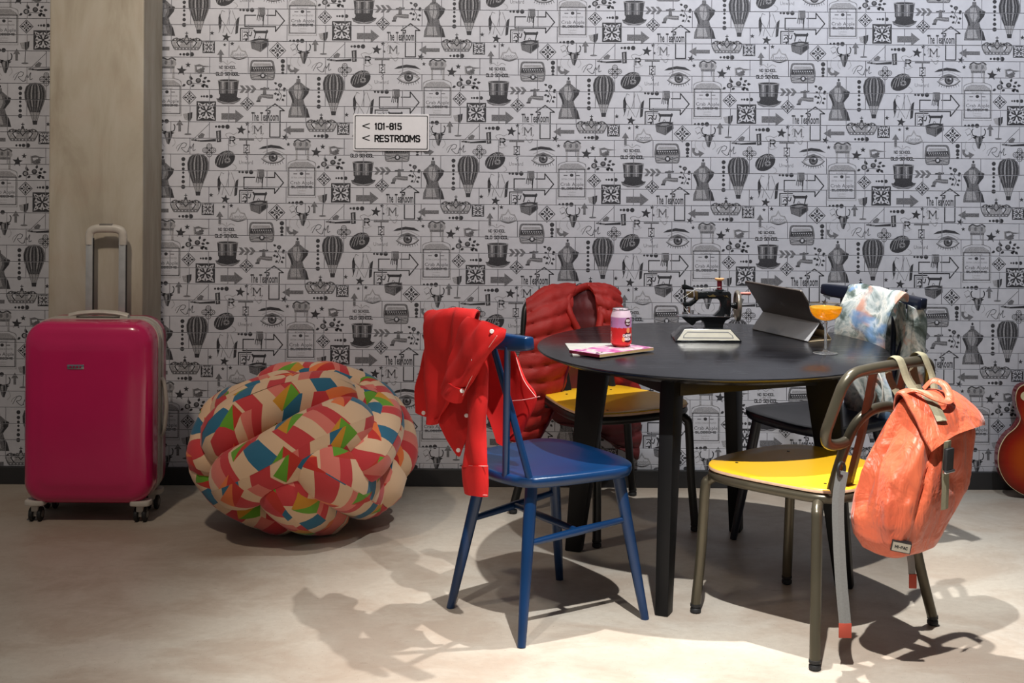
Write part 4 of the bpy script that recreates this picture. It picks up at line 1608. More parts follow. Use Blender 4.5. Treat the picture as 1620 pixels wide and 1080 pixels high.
def tube_chair(label, frame, c, ang):
    t = thing('tube_chair', label, 'chair', (c[0], c[1], 0), ang, 'steel tube chairs with yellow seats')
    SZ = 0.462
    r = 0.0155
    base = [(0.255, 0.0, 0), (0.245, 0.13, 0), (0.195, 0.215, 0), (0.10, 0.236, 0), (-0.10, 0.200, 0), (-0.20, 0.165, 0), (-0.236, 0.09, 0), (-0.24, 0.0, 0),
            (-0.236, -0.09, 0), (-0.20, -0.165, 0), (-0.10, -0.200, 0), (0.10, -0.236, 0), (0.195, -0.215, 0), (0.245, -0.13, 0)]
    out = crom(base, 6, True)
    n = len(out)
    mb = MB()
    vs = []
    dish = lambda p: -0.006 * max(0.0, 1 - (p.x / 0.24) ** 2)
    for sc, z in ((0.965, SZ - 0.013), (1.0, SZ - 0.011), (1.0, SZ - 0.003)):
        vs += [(p.x * sc, p.y * sc, z) for p in out]
    fs = [tuple(range(n))] + [(i * n + k, i * n + (k + 1) % n, (i + 1) * n + (k + 1) % n, (i + 1) * n + k) for i in range(2) for k in range(n)]
    mb.add(vs, fs, 1)
    vs = []
    for sc, z in ((1.0, SZ - 0.003), (0.99, SZ), (0.8, SZ - 0.003), (0.5, SZ - 0.006), (0.2, SZ - 0.007)):
        vs += [(p.x * sc, p.y * sc, z) for p in out]
    fs = [(i * n + k, i * n + (k + 1) % n, (i + 1) * n + (k + 1) % n, (i + 1) * n + k) for i in range(4) for k in range(n)] + [tuple(4 * n + k for k in range(n))]
    mb.add(vs, fs, 0)
    seat = mb.build('seat', [M['yellow'], M['ply_edge']], t, ang=50)
    for x, y in ((0.17, 0.12), (0.17, -0.12), (-0.15, 0.1), (-0.15, -0.1)):
        mb = MB()
        mb.lathe([(0.0, 0), (0.0045, 0), (0.0045, 0.0015), (0.0, 0.002)], 10, (x, y, SZ - 0.004))
        mb.build('rivet', M['shaded_tube_rivet'], seat)
    # seat ring
    mb = MB()
    mb.tube([(p.x * 0.955, p.y * 0.955, SZ - 0.028) for p in out], r * 0.95, 12, True)
    mb.build('seat_ring', frame, t)
    # bent legs
    for sx, sy, fx, fy in ((1, 1, 0.250, 0.212), (1, -1, 0.250, -0.212), (-1, 1, -0.255, 0.273), (-1, -1, -0.255, -0.273)):
        ix, iy = (0.165, 0.150) if sx > 0 else (-0.155, 0.135)
        kx, ky = (0.222, 0.196) if sx > 0 else (-0.205, 0.205)
        pts = [(ix, sy * iy, SZ - 0.040), (ix + (kx - ix) * 0.55, sy * (iy + (ky - iy) * 0.55), SZ - 0.042), (kx - 0.004 * sx, sy * (ky - 0.004), SZ - 0.056), (kx + 0.003 * sx, sy * (ky + 0.004), SZ - 0.085),
               (kx + (fx - kx) * 0.5, sy * (ky + (abs(fy) - ky) * 0.5), 0.19), (fx, fy, 0.022)]
        mb = MB()
        mb.tube(crom(pts, 5), r, 14)
        lg = mb.build('leg', frame, t)
        mb = MB()
        mb.lathe([(0.011, 0.0), (0.0165, 0.004), (0.0165, 0.013), (0.013, 0.017), (0.0165, 0.02), (0.0165, 0.028)], 16, (fx, fy, 0))
        mb.build('foot_cap', M['rubber'], lg)
    # backrest: outer hoop, inner arch and two flat slats
    bx = lambda z: -0.205 - (z - 0.46) * 0.27
    P = lambda y, z: (bx(z), y, z)
    half = [(-0.0, 0.808), (-0.10, 0.807), (-0.165, 0.802), (-0.198, 0.778), (-0.212, 0.735), (-0.224, 0.675), (-0.229, 0.640), (-0.216, 0.611), (-0.185, 0.598), (-0.150, 0.596), (-0.128, 0.600)]
    hoop = [P(y, z) for y, z in reversed(half)] + [P(-y, z) for y, z in half[1:]]
    mb = MB()
    mb.tube(crom(hoop, 4), r, 14)
    mb.build('back_hoop', frame, t)
    arch = [P(-0.142, 0.43), P(-0.135, 0.52), P(-0.122, 0.600), P(-0.098, 0.650), P(-0.05, 0.678), P(0, 0.684), P(0.05, 0.678), P(0.098, 0.650), P(0.122, 0.600), P(0.135, 0.52), P(0.142, 0.43)]
    mb = MB()
    mb.tube(crom(arch, 4), r * 0.95, 14)
    mb.build('back_arch', frame, t)
    for y in (-0.075, 0.075):
        mb = MB()
        a, b = Vector(P(y, 0.80)), Vector(P(y * 0.86, 0.44))
        mb.tube([a, a.lerp(b, 0.5) + Vector((-0.006, 0, 0)), b], 0.021, 4, up=(1, 0, 0.25), flat=0.2)
        mb.build('back_slat', M['slat_brown'] if frame is M['bronze'] else frame, t, smooth=False)
    return t


BLUE_C, BLUE_A = (0.103, -1.452), RAD(34.7)
BLACK_C, BLACK_A = (1.095, -0.785), RAD(209.8)
YEL_C, YEL_A = (0.886, -1.510), RAD(128.6)
REAR_C, REAR_A = (0.369, -0.490), RAD(-61.5)


def frame_of(c, a):
    v = Vector((cos(a), sin(a), 0))
    l = Vector((-sin(a), cos(a), 0))
    return lambda fwd, left, z: Vector((c[0], c[1], 0)) + v * fwd + l * left + Vector((0, 0, z))


build_suitcase()
build_pouf()
build_table()
wood_chair('navy blue lacquered spindle-back chair with a red shirt over its rail', M['navy'], BLUE_C, BLUE_A)
wood_chair('blue-black spindle-back chair draped with a floral jacket behind the table', M['black_navy'], BLACK_C, BLACK_A)
tube_chair('bronze tube chair with bright yellow seat carrying the coral backpack', M['bronze'], YEL_C, YEL_A)
tube_chair('shade-darkened bronze tube chair with yellow seat under the red quilted jacket', M['shaded_tube_rivet'], REAR_C, REAR_A)


# ------------------------------------------------------------------ things on the table
def build_magazines():
    z0 = TZ
    a, b = at(894, 545, z0), at(906, 563, z0)
    wd = (at(1012, 545, z0) - a)
    t = thing('white_magazine', 'white-covered magazine lying underneath the pink one on the table', 'magazine', ((a + b) / 2)[:], 0)
    o = Vector(t.location)
    quad = [a - o, b - o, b + wd * 0.55 - o, a + wd * 0.80 - o]
    P2 = [(v.x, v.y) for v in quad]
    mb = MB()
    mb.prism(P2, 0.0008, 0.004)
    mb.build('pages', M['paper'], t, smooth=False)
    for nm, z in (('front_cover', 0.0040), ('back_cover', 0.0)):
        mb = MB()
        mb.prism(P2, z, z + 0.0008)
        mb.build(nm, M['cover_white'], t, smooth=False)
    z1 = TZ + 0.005
    zt = z1 + 0.0095
    l, f, r = at(901, 553.5, zt), at(948.7, 560.6, zt), at(1034, 549.5, zt)
    k = l + r - f
    t = thing('pink_magazine', 'pink and purple printed magazine under the soda can', 'magazine', (f.x, f.y, z1), 0)
    o = Vector((f.x, f.y, z1))
    quad = [(v - o) for v in (f, r, k, l)]
    P2 = [(v.x, v.y) for v in quad]
    mb = MB()
    mb.prism(P2, 0.0006, 0.0088)
    mb.build('pages', M['paper_edge'], t, smooth=False)
    for nm, z, m in (('front_cover', 0.0088, 'cover'), ('back_cover', 0.0, 'cover_white')):
        mb = MB()
        mb.prism(P2, z, z + 0.0007)
        mb.build(nm, M[m], t, smooth=False)
    mb = MB()
    dv = (quad[3] - quad[0]).normalized()
    ln = (quad[3] - quad[0]).length
    nv = Vector((dv.y, -dv.x, 0))
    if nv.dot(quad[1] - quad[0]) > 0:
        nv = -nv
    mid = quad[0] + dv * ln / 2 + nv * 0.0006
    mb.box((mid.x, mid.y, 0.00475), (ln, 0.0014, 0.0093), rot=Matrix.Rotation(math.atan2(dv.y, dv.x), 3, 'Z'))
    mb.build('spine', M['zip'], t, smooth=False)
    return z1 + 0.0096


def build_can(zb):
    p = at(982.5, 547.2, zb)
    t = thing('soda_can', 'lilac and red cherry soda can standing on the magazine', 'can', p[:], math.atan2(-CAM_D - p.y, -p.x) + RAD(90))
    R, Hc = 0.0345, 0.124
    n = 72
    mb = MB()
    mb.lathe([(0.0, 0.004), (0.020, 0.003), (0.0245, 0.0), (0.028, 0.003), (R - 0.0008, 0.010), (R, 0.013)], n, mi=0)
    mb.build('can_bottom', mat_plain('can_base_red', (206, 52, 52), 0.28, 0.5), t)
    mb = MB()
    mb.lathe([(R, Hc - 0.026), (R - 0.001, Hc - 0.022), (0.0285, Hc - 0.006), (0.0275, Hc - 0.003)], n)
    mb.build('can_shoulder', mat_plain('can_shoulder', (236, 208, 222), 0.25, 0.4), t)
    # label: lilac above, red below with a jagged skyline between
    prof = lambda k: 0.064 + 0.0035 * (((k * 7) % 5) / 4.0 - 0.5) + (0.006 if 8 < (k - 0) % n < 14 else 0)
    vs, fs, ms = [], [], []
    for zz in (0, 1, 2):
        for k in range(n):
            a = 2 * pi * k / n
            z = (0.013, prof(k), Hc - 0.026)[zz]
            vs.append((R * cos(a), R * sin(a), z))
    mb = MB()
    mb.add(vs[:2 * n], [(k, (k + 1) % n, n + (k + 1) % n, n + k) for k in range(n)], 0)
    mb.add(vs[n:], [(k, (k + 1) % n, n + (k + 1) % n, n + k) for k in range(n)], 1)
    lab = mb.build('label', [mat_plain('can_red', (222, 52, 50), 0.3, 0.25), mat_plain('can_lilac', (206, 150, 200), 0.3, 0.25)], t)
    # print on the label (angle 0 faces the viewer = local -y)
    cyl = lambda x, z, rr=R + 0.0002: (rr * sin(x / R), -rr * cos(x / R), z)
    dark, white, skin = mat_plain('can_print_brown', (74, 14, 26), 0.35), mat_plain('can_print_white', (238, 226, 224), 0.35), mat_plain('can_print_peach', (232, 150, 96), 0.35)
    ctr = R * RAD(40)

    def disc(cx, cz, rx, rz, m, lift, name):
        mb = MB()
        rows = 6
        vs, fs = [], []
        K = 24
        for j in range(rows + 1):
            f = j / rows
            vs += [cyl(cx + rx * f * cos(2 * pi * k / K), cz + rz * f * sin(2 * pi * k / K), R + lift) for k in range(K)]
        for j in range(rows):
            fs += [(j * K + k, j * K + (k + 1) % K, (j + 1) * K + (k + 1) % K, (j + 1) * K + k) for k in range(K)]
        mb.add(vs, fs)
        mb.build(name, m, lab, smooth=False)
    disc(ctr, 0.083, 0.0125, 0.0145, dark, 0.00025, 'brand_disc')
    disc(ctr, 0.033, 0.0185, 0.017, dark, 0.00025, 'flavour_disc')
    disc(ctr + 0.001, 0.056, 0.0065, 0.009, skin, 0.0003, 'picture_spot')
    disc(ctr - 0.016, 0.027, 0.005, 0.008, skin, 0.0004, 'picture_spot')
    for s, x, z, w, h, wt in (('SODA', ctr - 0.0085, 0.084, 0.017, 0.0085, 0.0019), ('FOLK', ctr - 0.008, 0.0745, 0.016, 0.006, 0.0013),
                              ('CHERRY', ctr - 0.0185, 0.035, 0.037, 0.009, 0.0019), ('SODA', ctr - 0.0125, 0.0235, 0.025, 0.0095, 0.0022)):
        mb = MB()
        for q in strokes(s, x, z, w, h, wt):
            mb.add([cyl(p.x, p.y, R + 0.0005) for p in q], [(0, 1, 2, 3)])
        mb.build('lettering', white, lab, smooth=False)
    pur = mat_plain('can_print_purple', (96, 34, 110), 0.35)
    for side, m_, z0, z1 in ((-1, pur, 0.068, 0.094), (-1, white, 0.022, 0.05)):
        mb = MB()
        k = z0
        while k < z1:
            mb.add([cyl(-R * RAD(66) + dx, k + dz, R + 0.0003) for dx, dz in ((-0.006, 0), (0.004 + 0.003 * sin(k * 900), 0), (0.004 + 0.003 * sin(k * 900), 0.0022), (-0.006, 0.0022))], [(0, 1, 2, 3)])
            k += 0.0042
        o = mb.build('small_print', m_, lab, smooth=False)
        o['kind'] = 'stuff'
    mb = MB()
    mb.lathe([(0.0270, Hc - 0.0035), (0.0285, Hc - 0.002), (0.0285, Hc), (0.0265, Hc), (0.0255, Hc - 0.004), (0.0, Hc - 0.004)], 40)
    lid = mb.build('lid', M['can_top'], t)
    mb = MB()
    mb.prism(rr_poly(0.014, 0.022, 0.006), Hc - 0.0035, Hc - 0.0022)
    mb.build('pull_tab', M['can_top'], lid)


def build_sewing_machine():
    p = at(1121, 541, TZ)
    s = (p.y + CAM_D) / FPX
    k = s / 8.64
    yc = 0.075
    t = thing('hand_crank_sewing_machine', 'small black hand-crank sewing machine with cream base panel on the table', 'sewing machine', (p.x, p.y + yc, TZ), 0)
    # base: low truncated pyramid
    mb = MB()
    hw, tw_ = 0.114, 0.079
    vs = [(-hw, -yc, 0.004), (hw, -yc, 0.004), (hw, 0.075, 0.004), (-hw, 0.075, 0.004), (-tw_, -0.048, 0.042), (tw_, -0.048, 0.042), (tw_, 0.045, 0.042), (-tw_, 0.045, 0.042),
          (-hw, -yc, 0.0), (hw, -yc, 0.0), (hw, 0.075, 0.0), (-hw, 0.075, 0.0)]
    mb.add(vs, [(0, 1, 5, 4), (1, 2, 6, 5), (2, 3, 7, 6), (3, 0, 4, 7), (4, 5, 6, 7), (8, 9, 1, 0), (9, 10, 2, 1), (10, 11, 3, 2), (11, 8, 0, 3), (11, 10, 9, 8)])
    base = mb.build('base', M['iron_black'], t, bevel=0.0015)
    # cream front panel lying on the slope
    n_ = Vector((0, -0.038, 0.027)).normalized()
    e = n_ * 0.0006
    fr = lambda u, v, l=1.0: Vector((u * (hw + (tw_ - hw) * v), -yc + (0.027) * v, 0.004 + 0.038 * v)) + e * l
    mb = MB()
    mb.add([fr(-0.965, 0.05), fr(0.965, 0.05), fr(0.96, 0.93), fr(-0.96, 0.93)], [(0, 1, 2, 3)])
    mb.build('front_panel', M['base_cream'], base, smooth=False)
    mb = MB()
    ring = [(-0.82, 0.2), (0.82, 0.2), (0.86, 0.45), (0.80, 0.74), (-0.80, 0.74), (-0.86, 0.45)]
    ins = [(-0.795, 0.27), (0.795, 0.27), (0.832, 0.45), (0.775, 0.67), (-0.775, 0.67), (-0.832, 0.45)]
    mb.add([fr(u, v, 2) for u, v in ring] + [fr(u, v, 2) for u, v in ins], [(i, (i + 1) % 6, 6 + (i + 1) % 6, 6 + i) for i in range(6)])
    mb.build('panel_line', M['black_paint'], base, smooth=False)
    # castings, traced in side view with their real thickness
    X = lambda cx: (cx - 570) * k
    Z = lambda cy: (948 - cy) * k

    def cast(name, poly, th, m, par=t, bev=0.0025, y=0.0):
        mb = MB()
        mb.prism([(X(a), Z(b)) for a, b in poly], -th / 2, th / 2, lambda x, z, d: (x, y + d, z))
        return mb.build(name, m, par, bevel=bev)
    cast('pedestal', [(225, 640), (300, 708), (372, 756), (398, 745), (430, 702), (488, 682), (535, 705), (556, 760), (560, 806), (800, 806), (806, 745), (835, 690), (905, 645), (905, 632), (225, 632)], 0.040, M['iron_black'])
    cast('arm', [(905, 640), (918, 470), (916, 320), (896, 288), (850, 278), (700, 285), (440, 288), (418, 350), (395, 405), (330, 437), (245, 437), (243, 485), (285, 512), (365, 492), (425, 446), (468, 392), (560, 385), (720, 387),
                 (762, 415), (772, 480), (755, 545), (700, 600), (640, 640)], 0.030, M['iron_black'], bev=0.004)
    mb = MB()
    mb.box((X(560), 0, Z(630)), (760 * k, 0.050, 0.0035))
    mb.build('stitch_plate', M['chrome'], t, bevel=0.001)
    cast('needle_bar', [(268, 130), (288, 130), (298, 560), (282, 600), (262, 560)], 0.006, M['iron_black'], bev=0.001)
    cast('take_up_lever', [(235, 205), (262, 195), (300, 200), (400, 240), (400, 272), (300, 262), (262, 262), (240, 265)], 0.008, M['iron_black'], bev=0.001)
    cast('face_plate', [(300, 292), (395, 288), (400, 380), (330, 378), (300, 330)], 0.020, M['brass'], bev=0.002)
    cast('arm_collar', [(415, 288), (452, 286), (455, 400), (418, 405)], 0.034, M['brass'], bev=0.002)
    cast('presser_foot', [(250, 570), (290, 575), (330, 596), (330, 608), (240, 608)], 0.012, M['chrome'], bev=0.001)
    mb = MB()
    mb.tube([(X(335), 0, Z(470)), (X(345), 0, Z(590))], 0.0028, 8)
    mb.build('needle_clamp', M['brass'], t)
    for i, (a, b) in enumerate((((770, 225), (425, 250)), ((425, 250), (240, 380)), ((240, 470), (325, 590)))):
        mb = MB()
        mb.tube([(X(a[0]), -0.012, Z(a[1])), (X(b[0]), -0.014, Z(b[1]))], 0.0006, 6)
        mb.build('sewing_thread', M['cord'], t)
    # gold transfer on the arm
    mb = MB()
    for q in ([(580, 330), (620, 345), (660, 322), (700, 345), (720, 330), (690, 358), (610, 358)], [(800, 330), (830, 360), (850, 335), (880, 372), (850, 365)]):
        mb.prism([(X(a), Z(b)) for a, b in q], 0, 0.0002, lambda x, z, d: (x, -0.0152 - d, z))
    o = mb.build('gold_decal', M['gold_ink'], t, smooth=False)
    o['kind'] = 'stuff'
    # hand wheel with crank
    w = thing_part('hand_wheel', t)
    R_ = 218 * k
    wx, wz = X(1012), Z(488)
    mb = MB()
    prof = []
    for i in range(17):
        a = 2 * pi * i / 16
        prof.append((R_ - 0.0055 + 0.0055 * cos(a), 0.0075 * sin(a)))
    mb.lathe(prof, 40, (wx, 0, wz), 'X')
    mb.build('rim', M['wheel_metal'], w)
    mb = MB()
    mb.lathe([(0.0, -0.003), (R_ - 0.008, -0.003), (R_ - 0.008, 0.003), (0.0, 0.003)], 40, (wx + 0.001, 0, wz), 'X')
    mb.build('web', M['brass'], w)
    mb = MB()
    mb.lathe([(0.0, -0.026), (0.009, -0.026), (0.009, -0.012), (0.0125, -0.010), (0.0125, 0.006), (0.0, 0.008)], 20, (wx, 0, wz), 'X')
    mb.build('hub', M['iron_black'], w)
    mb = MB()
    mb.lathe([(0.0, 0.004), (0.003, 0.004), (0.004, 0.012), (0.0055, 0.030), (0.0058, 0.040), (0.004, 0.044), (0.0, 0.045)], 16, (wx, -0.012, Z(312)), 'X')
    mb.build('crank_handle', M['pink_wood'], w)
    for cx in (840, 940):
        mb = MB()
        mb.box((X(cx), -0.012, Z(618)), (0.010, 0.012, 0.010))
        mb.build('clamp', M['chrome'], t, bevel=0.002)
    # spool
    mb = MB()
    mb.lathe([(0.0, Z(290)), (0.017, Z(290)), (0.015, Z(262)), (0.006, Z(250))], 20)
    mb.v = [(x + X(760), y, z) for x, y, z in mb.v]
    mb.build('spool_seat', M['iron_black'], t)
    sp = thing_part('thread_spool', t)
    mb = MB()
    mb.lathe([(0.0, Z(258)), (0.010, Z(258)), (0.0085, Z(240)), (0.0085, Z(140)), (0.0, Z(140))], 20, (X(760), 0, 0))
    mb.build('wound_thread', M['thread_red'], sp)
    mb = MB()
    mb.lathe([(0.0, Z(142)), (0.010, Z(142)), (0.0165, Z(124)), (0.0165, Z(108)), (0.0, Z(104))], 24, (X(760), 0, 0))
    mb.build('spool_flange', M['spool_wood'], sp)
    mb = MB()
    mb.tube([(X(758), 0, Z(120)), (X(758), 0, Z(82))], 0.002, 8)
    mb.build('spool_pin', M['iron_black'], sp)


def build_tablet():
    p0, p1 = at(1190, 521, TZ), at(1279, 541, TZ)
    wv = (p1 - p0)
    L = wv.length
    wv.normalize()
    nv = Vector((-wv.y, wv.x, 0))                  # away from the viewer
    ang = math.atan2(wv.y, wv.x)
    c = (p0 + p1) / 2
    t = thing('tablet_computer', 'dark grey tablet propped with its back towards us on its folded cover', 'tablet', c[:], ang)
    # local: x along the width, y away, z up
    rid_y, rid_z = 0.050, 0.062
    mb = MB()
    hw = L / 2

    def slab(y0, z0, y1, z1, th, name, m, x0=-hw, x1=hw, par=t, bev=0.0012):
        d = Vector((0, y1 - y0, z1 - z0)).normalized()
        q = Vector((0, -d.z, d.y))
        a, b = Vector((0, y0, z0)), Vector((0, y1, z1))
        vs = [Vector((x, 0, 0)) + p + q * s for x in (x0, x1) for p in (a, b) for s in (0, th)]
        mb = MB()
        mb.add(vs, [(0, 1, 3, 2), (4, 6, 7, 5), (0, 4, 5, 1), (2, 3, 7, 6), (0, 2, 6, 4), (1, 5, 7, 3)])
        return mb.build(name, m, par, bevel=bev)
    cov = thing_part('folio_cover', t)
    slab(0.0, 0.001, rid_y, rid_z, 0.003, 'front_flap', M['folio'], par=cov)
    slab(rid_y, rid_z, 0.100, 0.002, 0.003, 'rear_flap', M['folio_in'], par=cov)
    mb = MB()
    mb.box((0, 0.051, 0.0012), (2 * hw, 0.098, 0.0024))
    mb.build('bottom_flap', M['folio_in'], cov, bevel=0.0008)
    # tablet leans on the ridge, top edge towards the viewer
    tilt = RAD(36)
    base = Vector((0, rid_y + 0.022, rid_z - 0.022))
    up = Vector((0, -sin(tilt), cos(tilt)))
    nf = Vector((0, -cos(tilt), -sin(tilt)))
    hgt = 0.175
    mb = MB()
    poly = rounded([(-hw - 0.002, 0), (hw + 0.002, 0), (hw + 0.002, hgt), (-hw - 0.002, hgt)], 0.010)
    mb.prism(poly, 0.0, 0.0065, lambda x, h, d: Vector((x, 0, 0)) + base + up * h + nf * d)
    mb.build('shell', M['tablet_back'], t, bevel=0.0015)
    mb = MB()
    mb.prism(rounded([(-hw + 0.006, 0.008), (hw - 0.006, 0.008), (hw - 0.006, hgt - 0.008), (-hw + 0.006, hgt - 0.008)], 0.004), -0.0003, 0.0, lambda x, h, d: Vector((x, 0, 0)) + base + up * h + nf * d)
    mb.build('screen', M['tablet_edge'], t, smooth=False)
    # pale fruit-shaped emblem on the back
    mb = MB()
    ap = [(-0.0085, 0.004), (-0.0095, -0.003), (-0.006, -0.011), (-0.002, -0.0115), (0.002, -0.0105), (0.006, -0.011), (0.009, -0.004), (0.0065, 0.0), (0.0085, 0.006), (0.004, 0.008), (0.0, 0.0065), (-0.005, 0.008)]
    mb.prism([(x * 1.1, hgt * 0.55 + y * 1.1) for x, y in ap], 0.0065, 0.0067, lambda x, h, d: Vector((x, 0, 0)) + base + up * h + nf * d)
    mb.prism([(0.001 + x, hgt * 0.55 + 0.0115 + y) for x, y in ((0, 0), (0.004, 0.001), (0.005, 0.005), (0.001, 0.003))], 0.0065, 0.0067, lambda x, h, d: Vector((x, 0, 0)) + base + up * h + nf * d)
    o = mb.build('emblem', M['logo_grey'], t, smooth=False)
    o['kind'] = 'stuff'


def build_cocktail():
    p = at(1306, 558.5, TZ)
    t = thing('cocktail_glass', 'stemmed coupe glass of orange cocktail near the table edge', 'glass', p[:])
    R = 0.0545
    zb, zr = 0.106, 0.163
    bowl_o = [(0.004, zb), (0.020, zb + 0.002), (0.034, zb + 0.008), (0.044, zb + 0.017), (0.0505, zb + 0.028), (0.0535, zb + 0.039), (R, zb + 0.048), (R, zr)]
    bowl_i = [(r - 0.0014, z + (0.0012 if z < zr - 0.001 else 0)) for r, z in bowl_o]
    mb = MB()
    mb.lathe([(0.0, zb)] + bowl_o[1:] + [(R - 0.0007, zr + 0.0006)] + list(reversed(bowl_i[1:])) + [(0.0, zb + 0.0014)], 48)
    mb.build('bowl', M['glass'], t, ang=60)
    mb = MB()
    mb.lathe([(0.0, 0.0), (0.040, 0.0), (0.0405, 0.0012), (0.030, 0.003), (0.012, 0.006), (0.0055, 0.012), (0.0044, 0.03), (0.0044, 0.085), (0.0062, 0.100), (0.0048, zb), (0.0, zb)], 40)
    mb.build('stem', M['glass_solid'], t, ang=60)
    zl = 0.151
    mb = MB()
    pr = [(0.0, zb + 0.0018)] + [(r - 0.0004, z + 0.0004) for r, z in bowl_i[1:] if z < zl - 0.002] + [(0.0526, zl - 0.001), (0.0522, zl), (0.0, zl)]
    mb.lathe(pr, 48)
    mb.build('drink', M['juice'], t, ang=60)


# ------------------------------------------------------------------ guitar at the right edge
def build_guitar():
    Yb = -0.155
    xc = atd(1643, 700, Yb).x
    t = thing('electric_guitar', 'cherry sunburst electric guitar leaning on the wall at the right edge', 'guitar', (xc, Yb, 0))
    t.rotation_euler = (0, RAD(3.2), 0)
    half = [(1645, 606), (1628, 607), (1612, 613), (1605.5, 626), (1607, 644), (1613, 662), (1606, 677), (1590, 692), (1579.5, 714), (1580, 741), (1594, 765), (1619, 780), (1645, 784)]
    L = [(atd(x, y, Yb).x - xc, atd(x, y, Yb).z) for x, y in half]
    zmin = min(z for _, z in L)
    L = [(x, z - zmin + 0.004) for x, z in L]
    poly3 = crom([(x, z, 0) for x, z in L] + [(-x, z, 0) for x, z in reversed(L[1:-1])], 4, True)
    tilt = 0.12
    lean = lambda x, z, d: (x, d + (z * tilt), z)
    n = len(poly3)
    cz = 0.16

    def ring(sc, d):
        return [lean(p.x * sc, cz + (p.y - cz) * sc, d) for p in poly3]
    mb = MB()
    vs = ring(1.0, 0.045) + ring(1.0, 0.004)
    mb.add(vs, [tuple(range(n))] + [(k, (k + 1) % n, n + (k + 1) % n, n + k) for k in range(n)])
    mb.build('body_sides', M['guitar_side'], t, ang=50)
    mb = MB()
    vs = ring(1.002, 0.004) + ring(1.002, -0.001) + ring(0.994, -0.001)
    mb.add(vs, [(i * n + k, i * n + (k + 1) % n, (i + 1) * n + (k + 1) % n, (i + 1) * n + k) for i in range(2) for k in range(n)])
    mb.build('binding', M['cream'], t, ang=50)
    scs = [0.994, 0.94, 0.87, 0.78, 0.66, 0.5, 0.3, 0.1]
    vs = []
    for i, sc in enumerate(scs):
        vs += ring(sc, -0.001 - 0.010 * (1 - (sc / 0.994) ** 2))
    fs = [(i * n + k, i * n + (k + 1) % n, (i + 1) * n + (k + 1) % n, (i + 1) * n + k) for i in range(len(scs) - 1) for k in range(n)] + [tuple((len(scs) - 1) * n + k for k in range(n))]
    me = bpy.data.meshes.new('carved_top')
    me.from_pydata([tuple(v) for v in vs], [], fs)
    me.materials.append(M['burst'])
    ul = me.uv_layers.new(name='UVMap')
    for lp in me.loops:
        ul.data[lp.index].uv = (scs[lp.vertex_index // n], 0.5)
    link('carved_top', me, t, True, None, 60)
    top = max(p.y for p in poly3)
    ax = lambda x, z, d: Vector(lean(x, z, d))
    rot = Matrix.Rotation(-math.atan(tilt), 3, 'X')
    mb = MB()
    mb.box(ax(0, top + 0.17, 0.004), (0.046, 0.022, 0.50), rot=rot)
    nk = mb.build('neck', M['guitar_side'], t, bevel=0.006)
    mb = MB()
    mb.box(ax(0, top + 0.12, -0.011), (0.047, 0.006, 0.58), rot=rot)
    fb = mb.build('fingerboard', M['rosewood'], t, bevel=0.001)
    z = top + 0.40
    for k in range(16):
        mb = MB()
        mb.box(ax(0, z, -0.0145), (0.046, 0.002, 0.002), rot=rot)
        mb.build('fret', M['chrome'], fb, smooth=False)
        z -= 0.046 * 0.944 ** k
    mb = MB()
    mb.prism(rounded([(-0.03, 0), (0.03, 0), (0.045, 0.17), (0.0, 0.155), (-0.045, 0.17)], 0.012), 0.0, 0.015, lambda x, h, d: ax(x, top + 0.415 + h, d))
    hd = mb.build('headstock', M['black_paint'], t, bevel=0.002)
    for s in (-1, 1):
        for k in range(3):
            mb = MB()
            mb.lathe([(0.0, 0), (0.008, 0), (0.009, 0.008), (0.0, 0.010)], 12, ax(s * 0.052, top + 0.45 + k * 0.04, 0.008), 'X')
            mb.build('tuner', M['cream'], hd)
    for zz in (top - 0.07, top - 0.20):
        mb = MB()
        mb.box(ax(0, zz, -0.014), (0.07, 0.014, 0.035), rot=rot)
        mb.build('pickup', M['cream'], t, bevel=0.003)
    mb = MB()
    mb.box(ax(0, top - 0.25, -0.018), (0.075, 0.012, 0.012), rot=rot)
    mb.build('bridge', M['chrome'], t, bevel=0.003)
    rp = atd(1619, 627, Yb)
    mb = MB()
    mb.lathe([(0.0, -0.002), (0.018, -0.002), (0.018, 0.0), (0.0, 0.0)], 24, Vector(lean(rp.x - xc, rp.z - zmin + 0.004, -0.006)), 'Y')
    sw = mb.build('switch_ring', M['cream'], t)
    mb = MB()
    mb.tube([Vector(lean(rp.x - xc, rp.z - zmin, -0.006)), Vector(lean(rp.x - xc, rp.z - zmin, -0.022))], 0.003, 8)
    mb.build('switch_tip', M['black_paint'], sw)
    for x, zz in ((0.08, 0.10), (0.11, 0.16), (0.05, 0.06), (0.13, 0.11)):
        mb = MB()
        mb.lathe([(0.012, 0.0), (0.011, -0.014), (0.0, -0.014)], 18, Vector(lean(x, zz, -0.004)), 'Y')
        mb.build('knob', M['cream'], t)


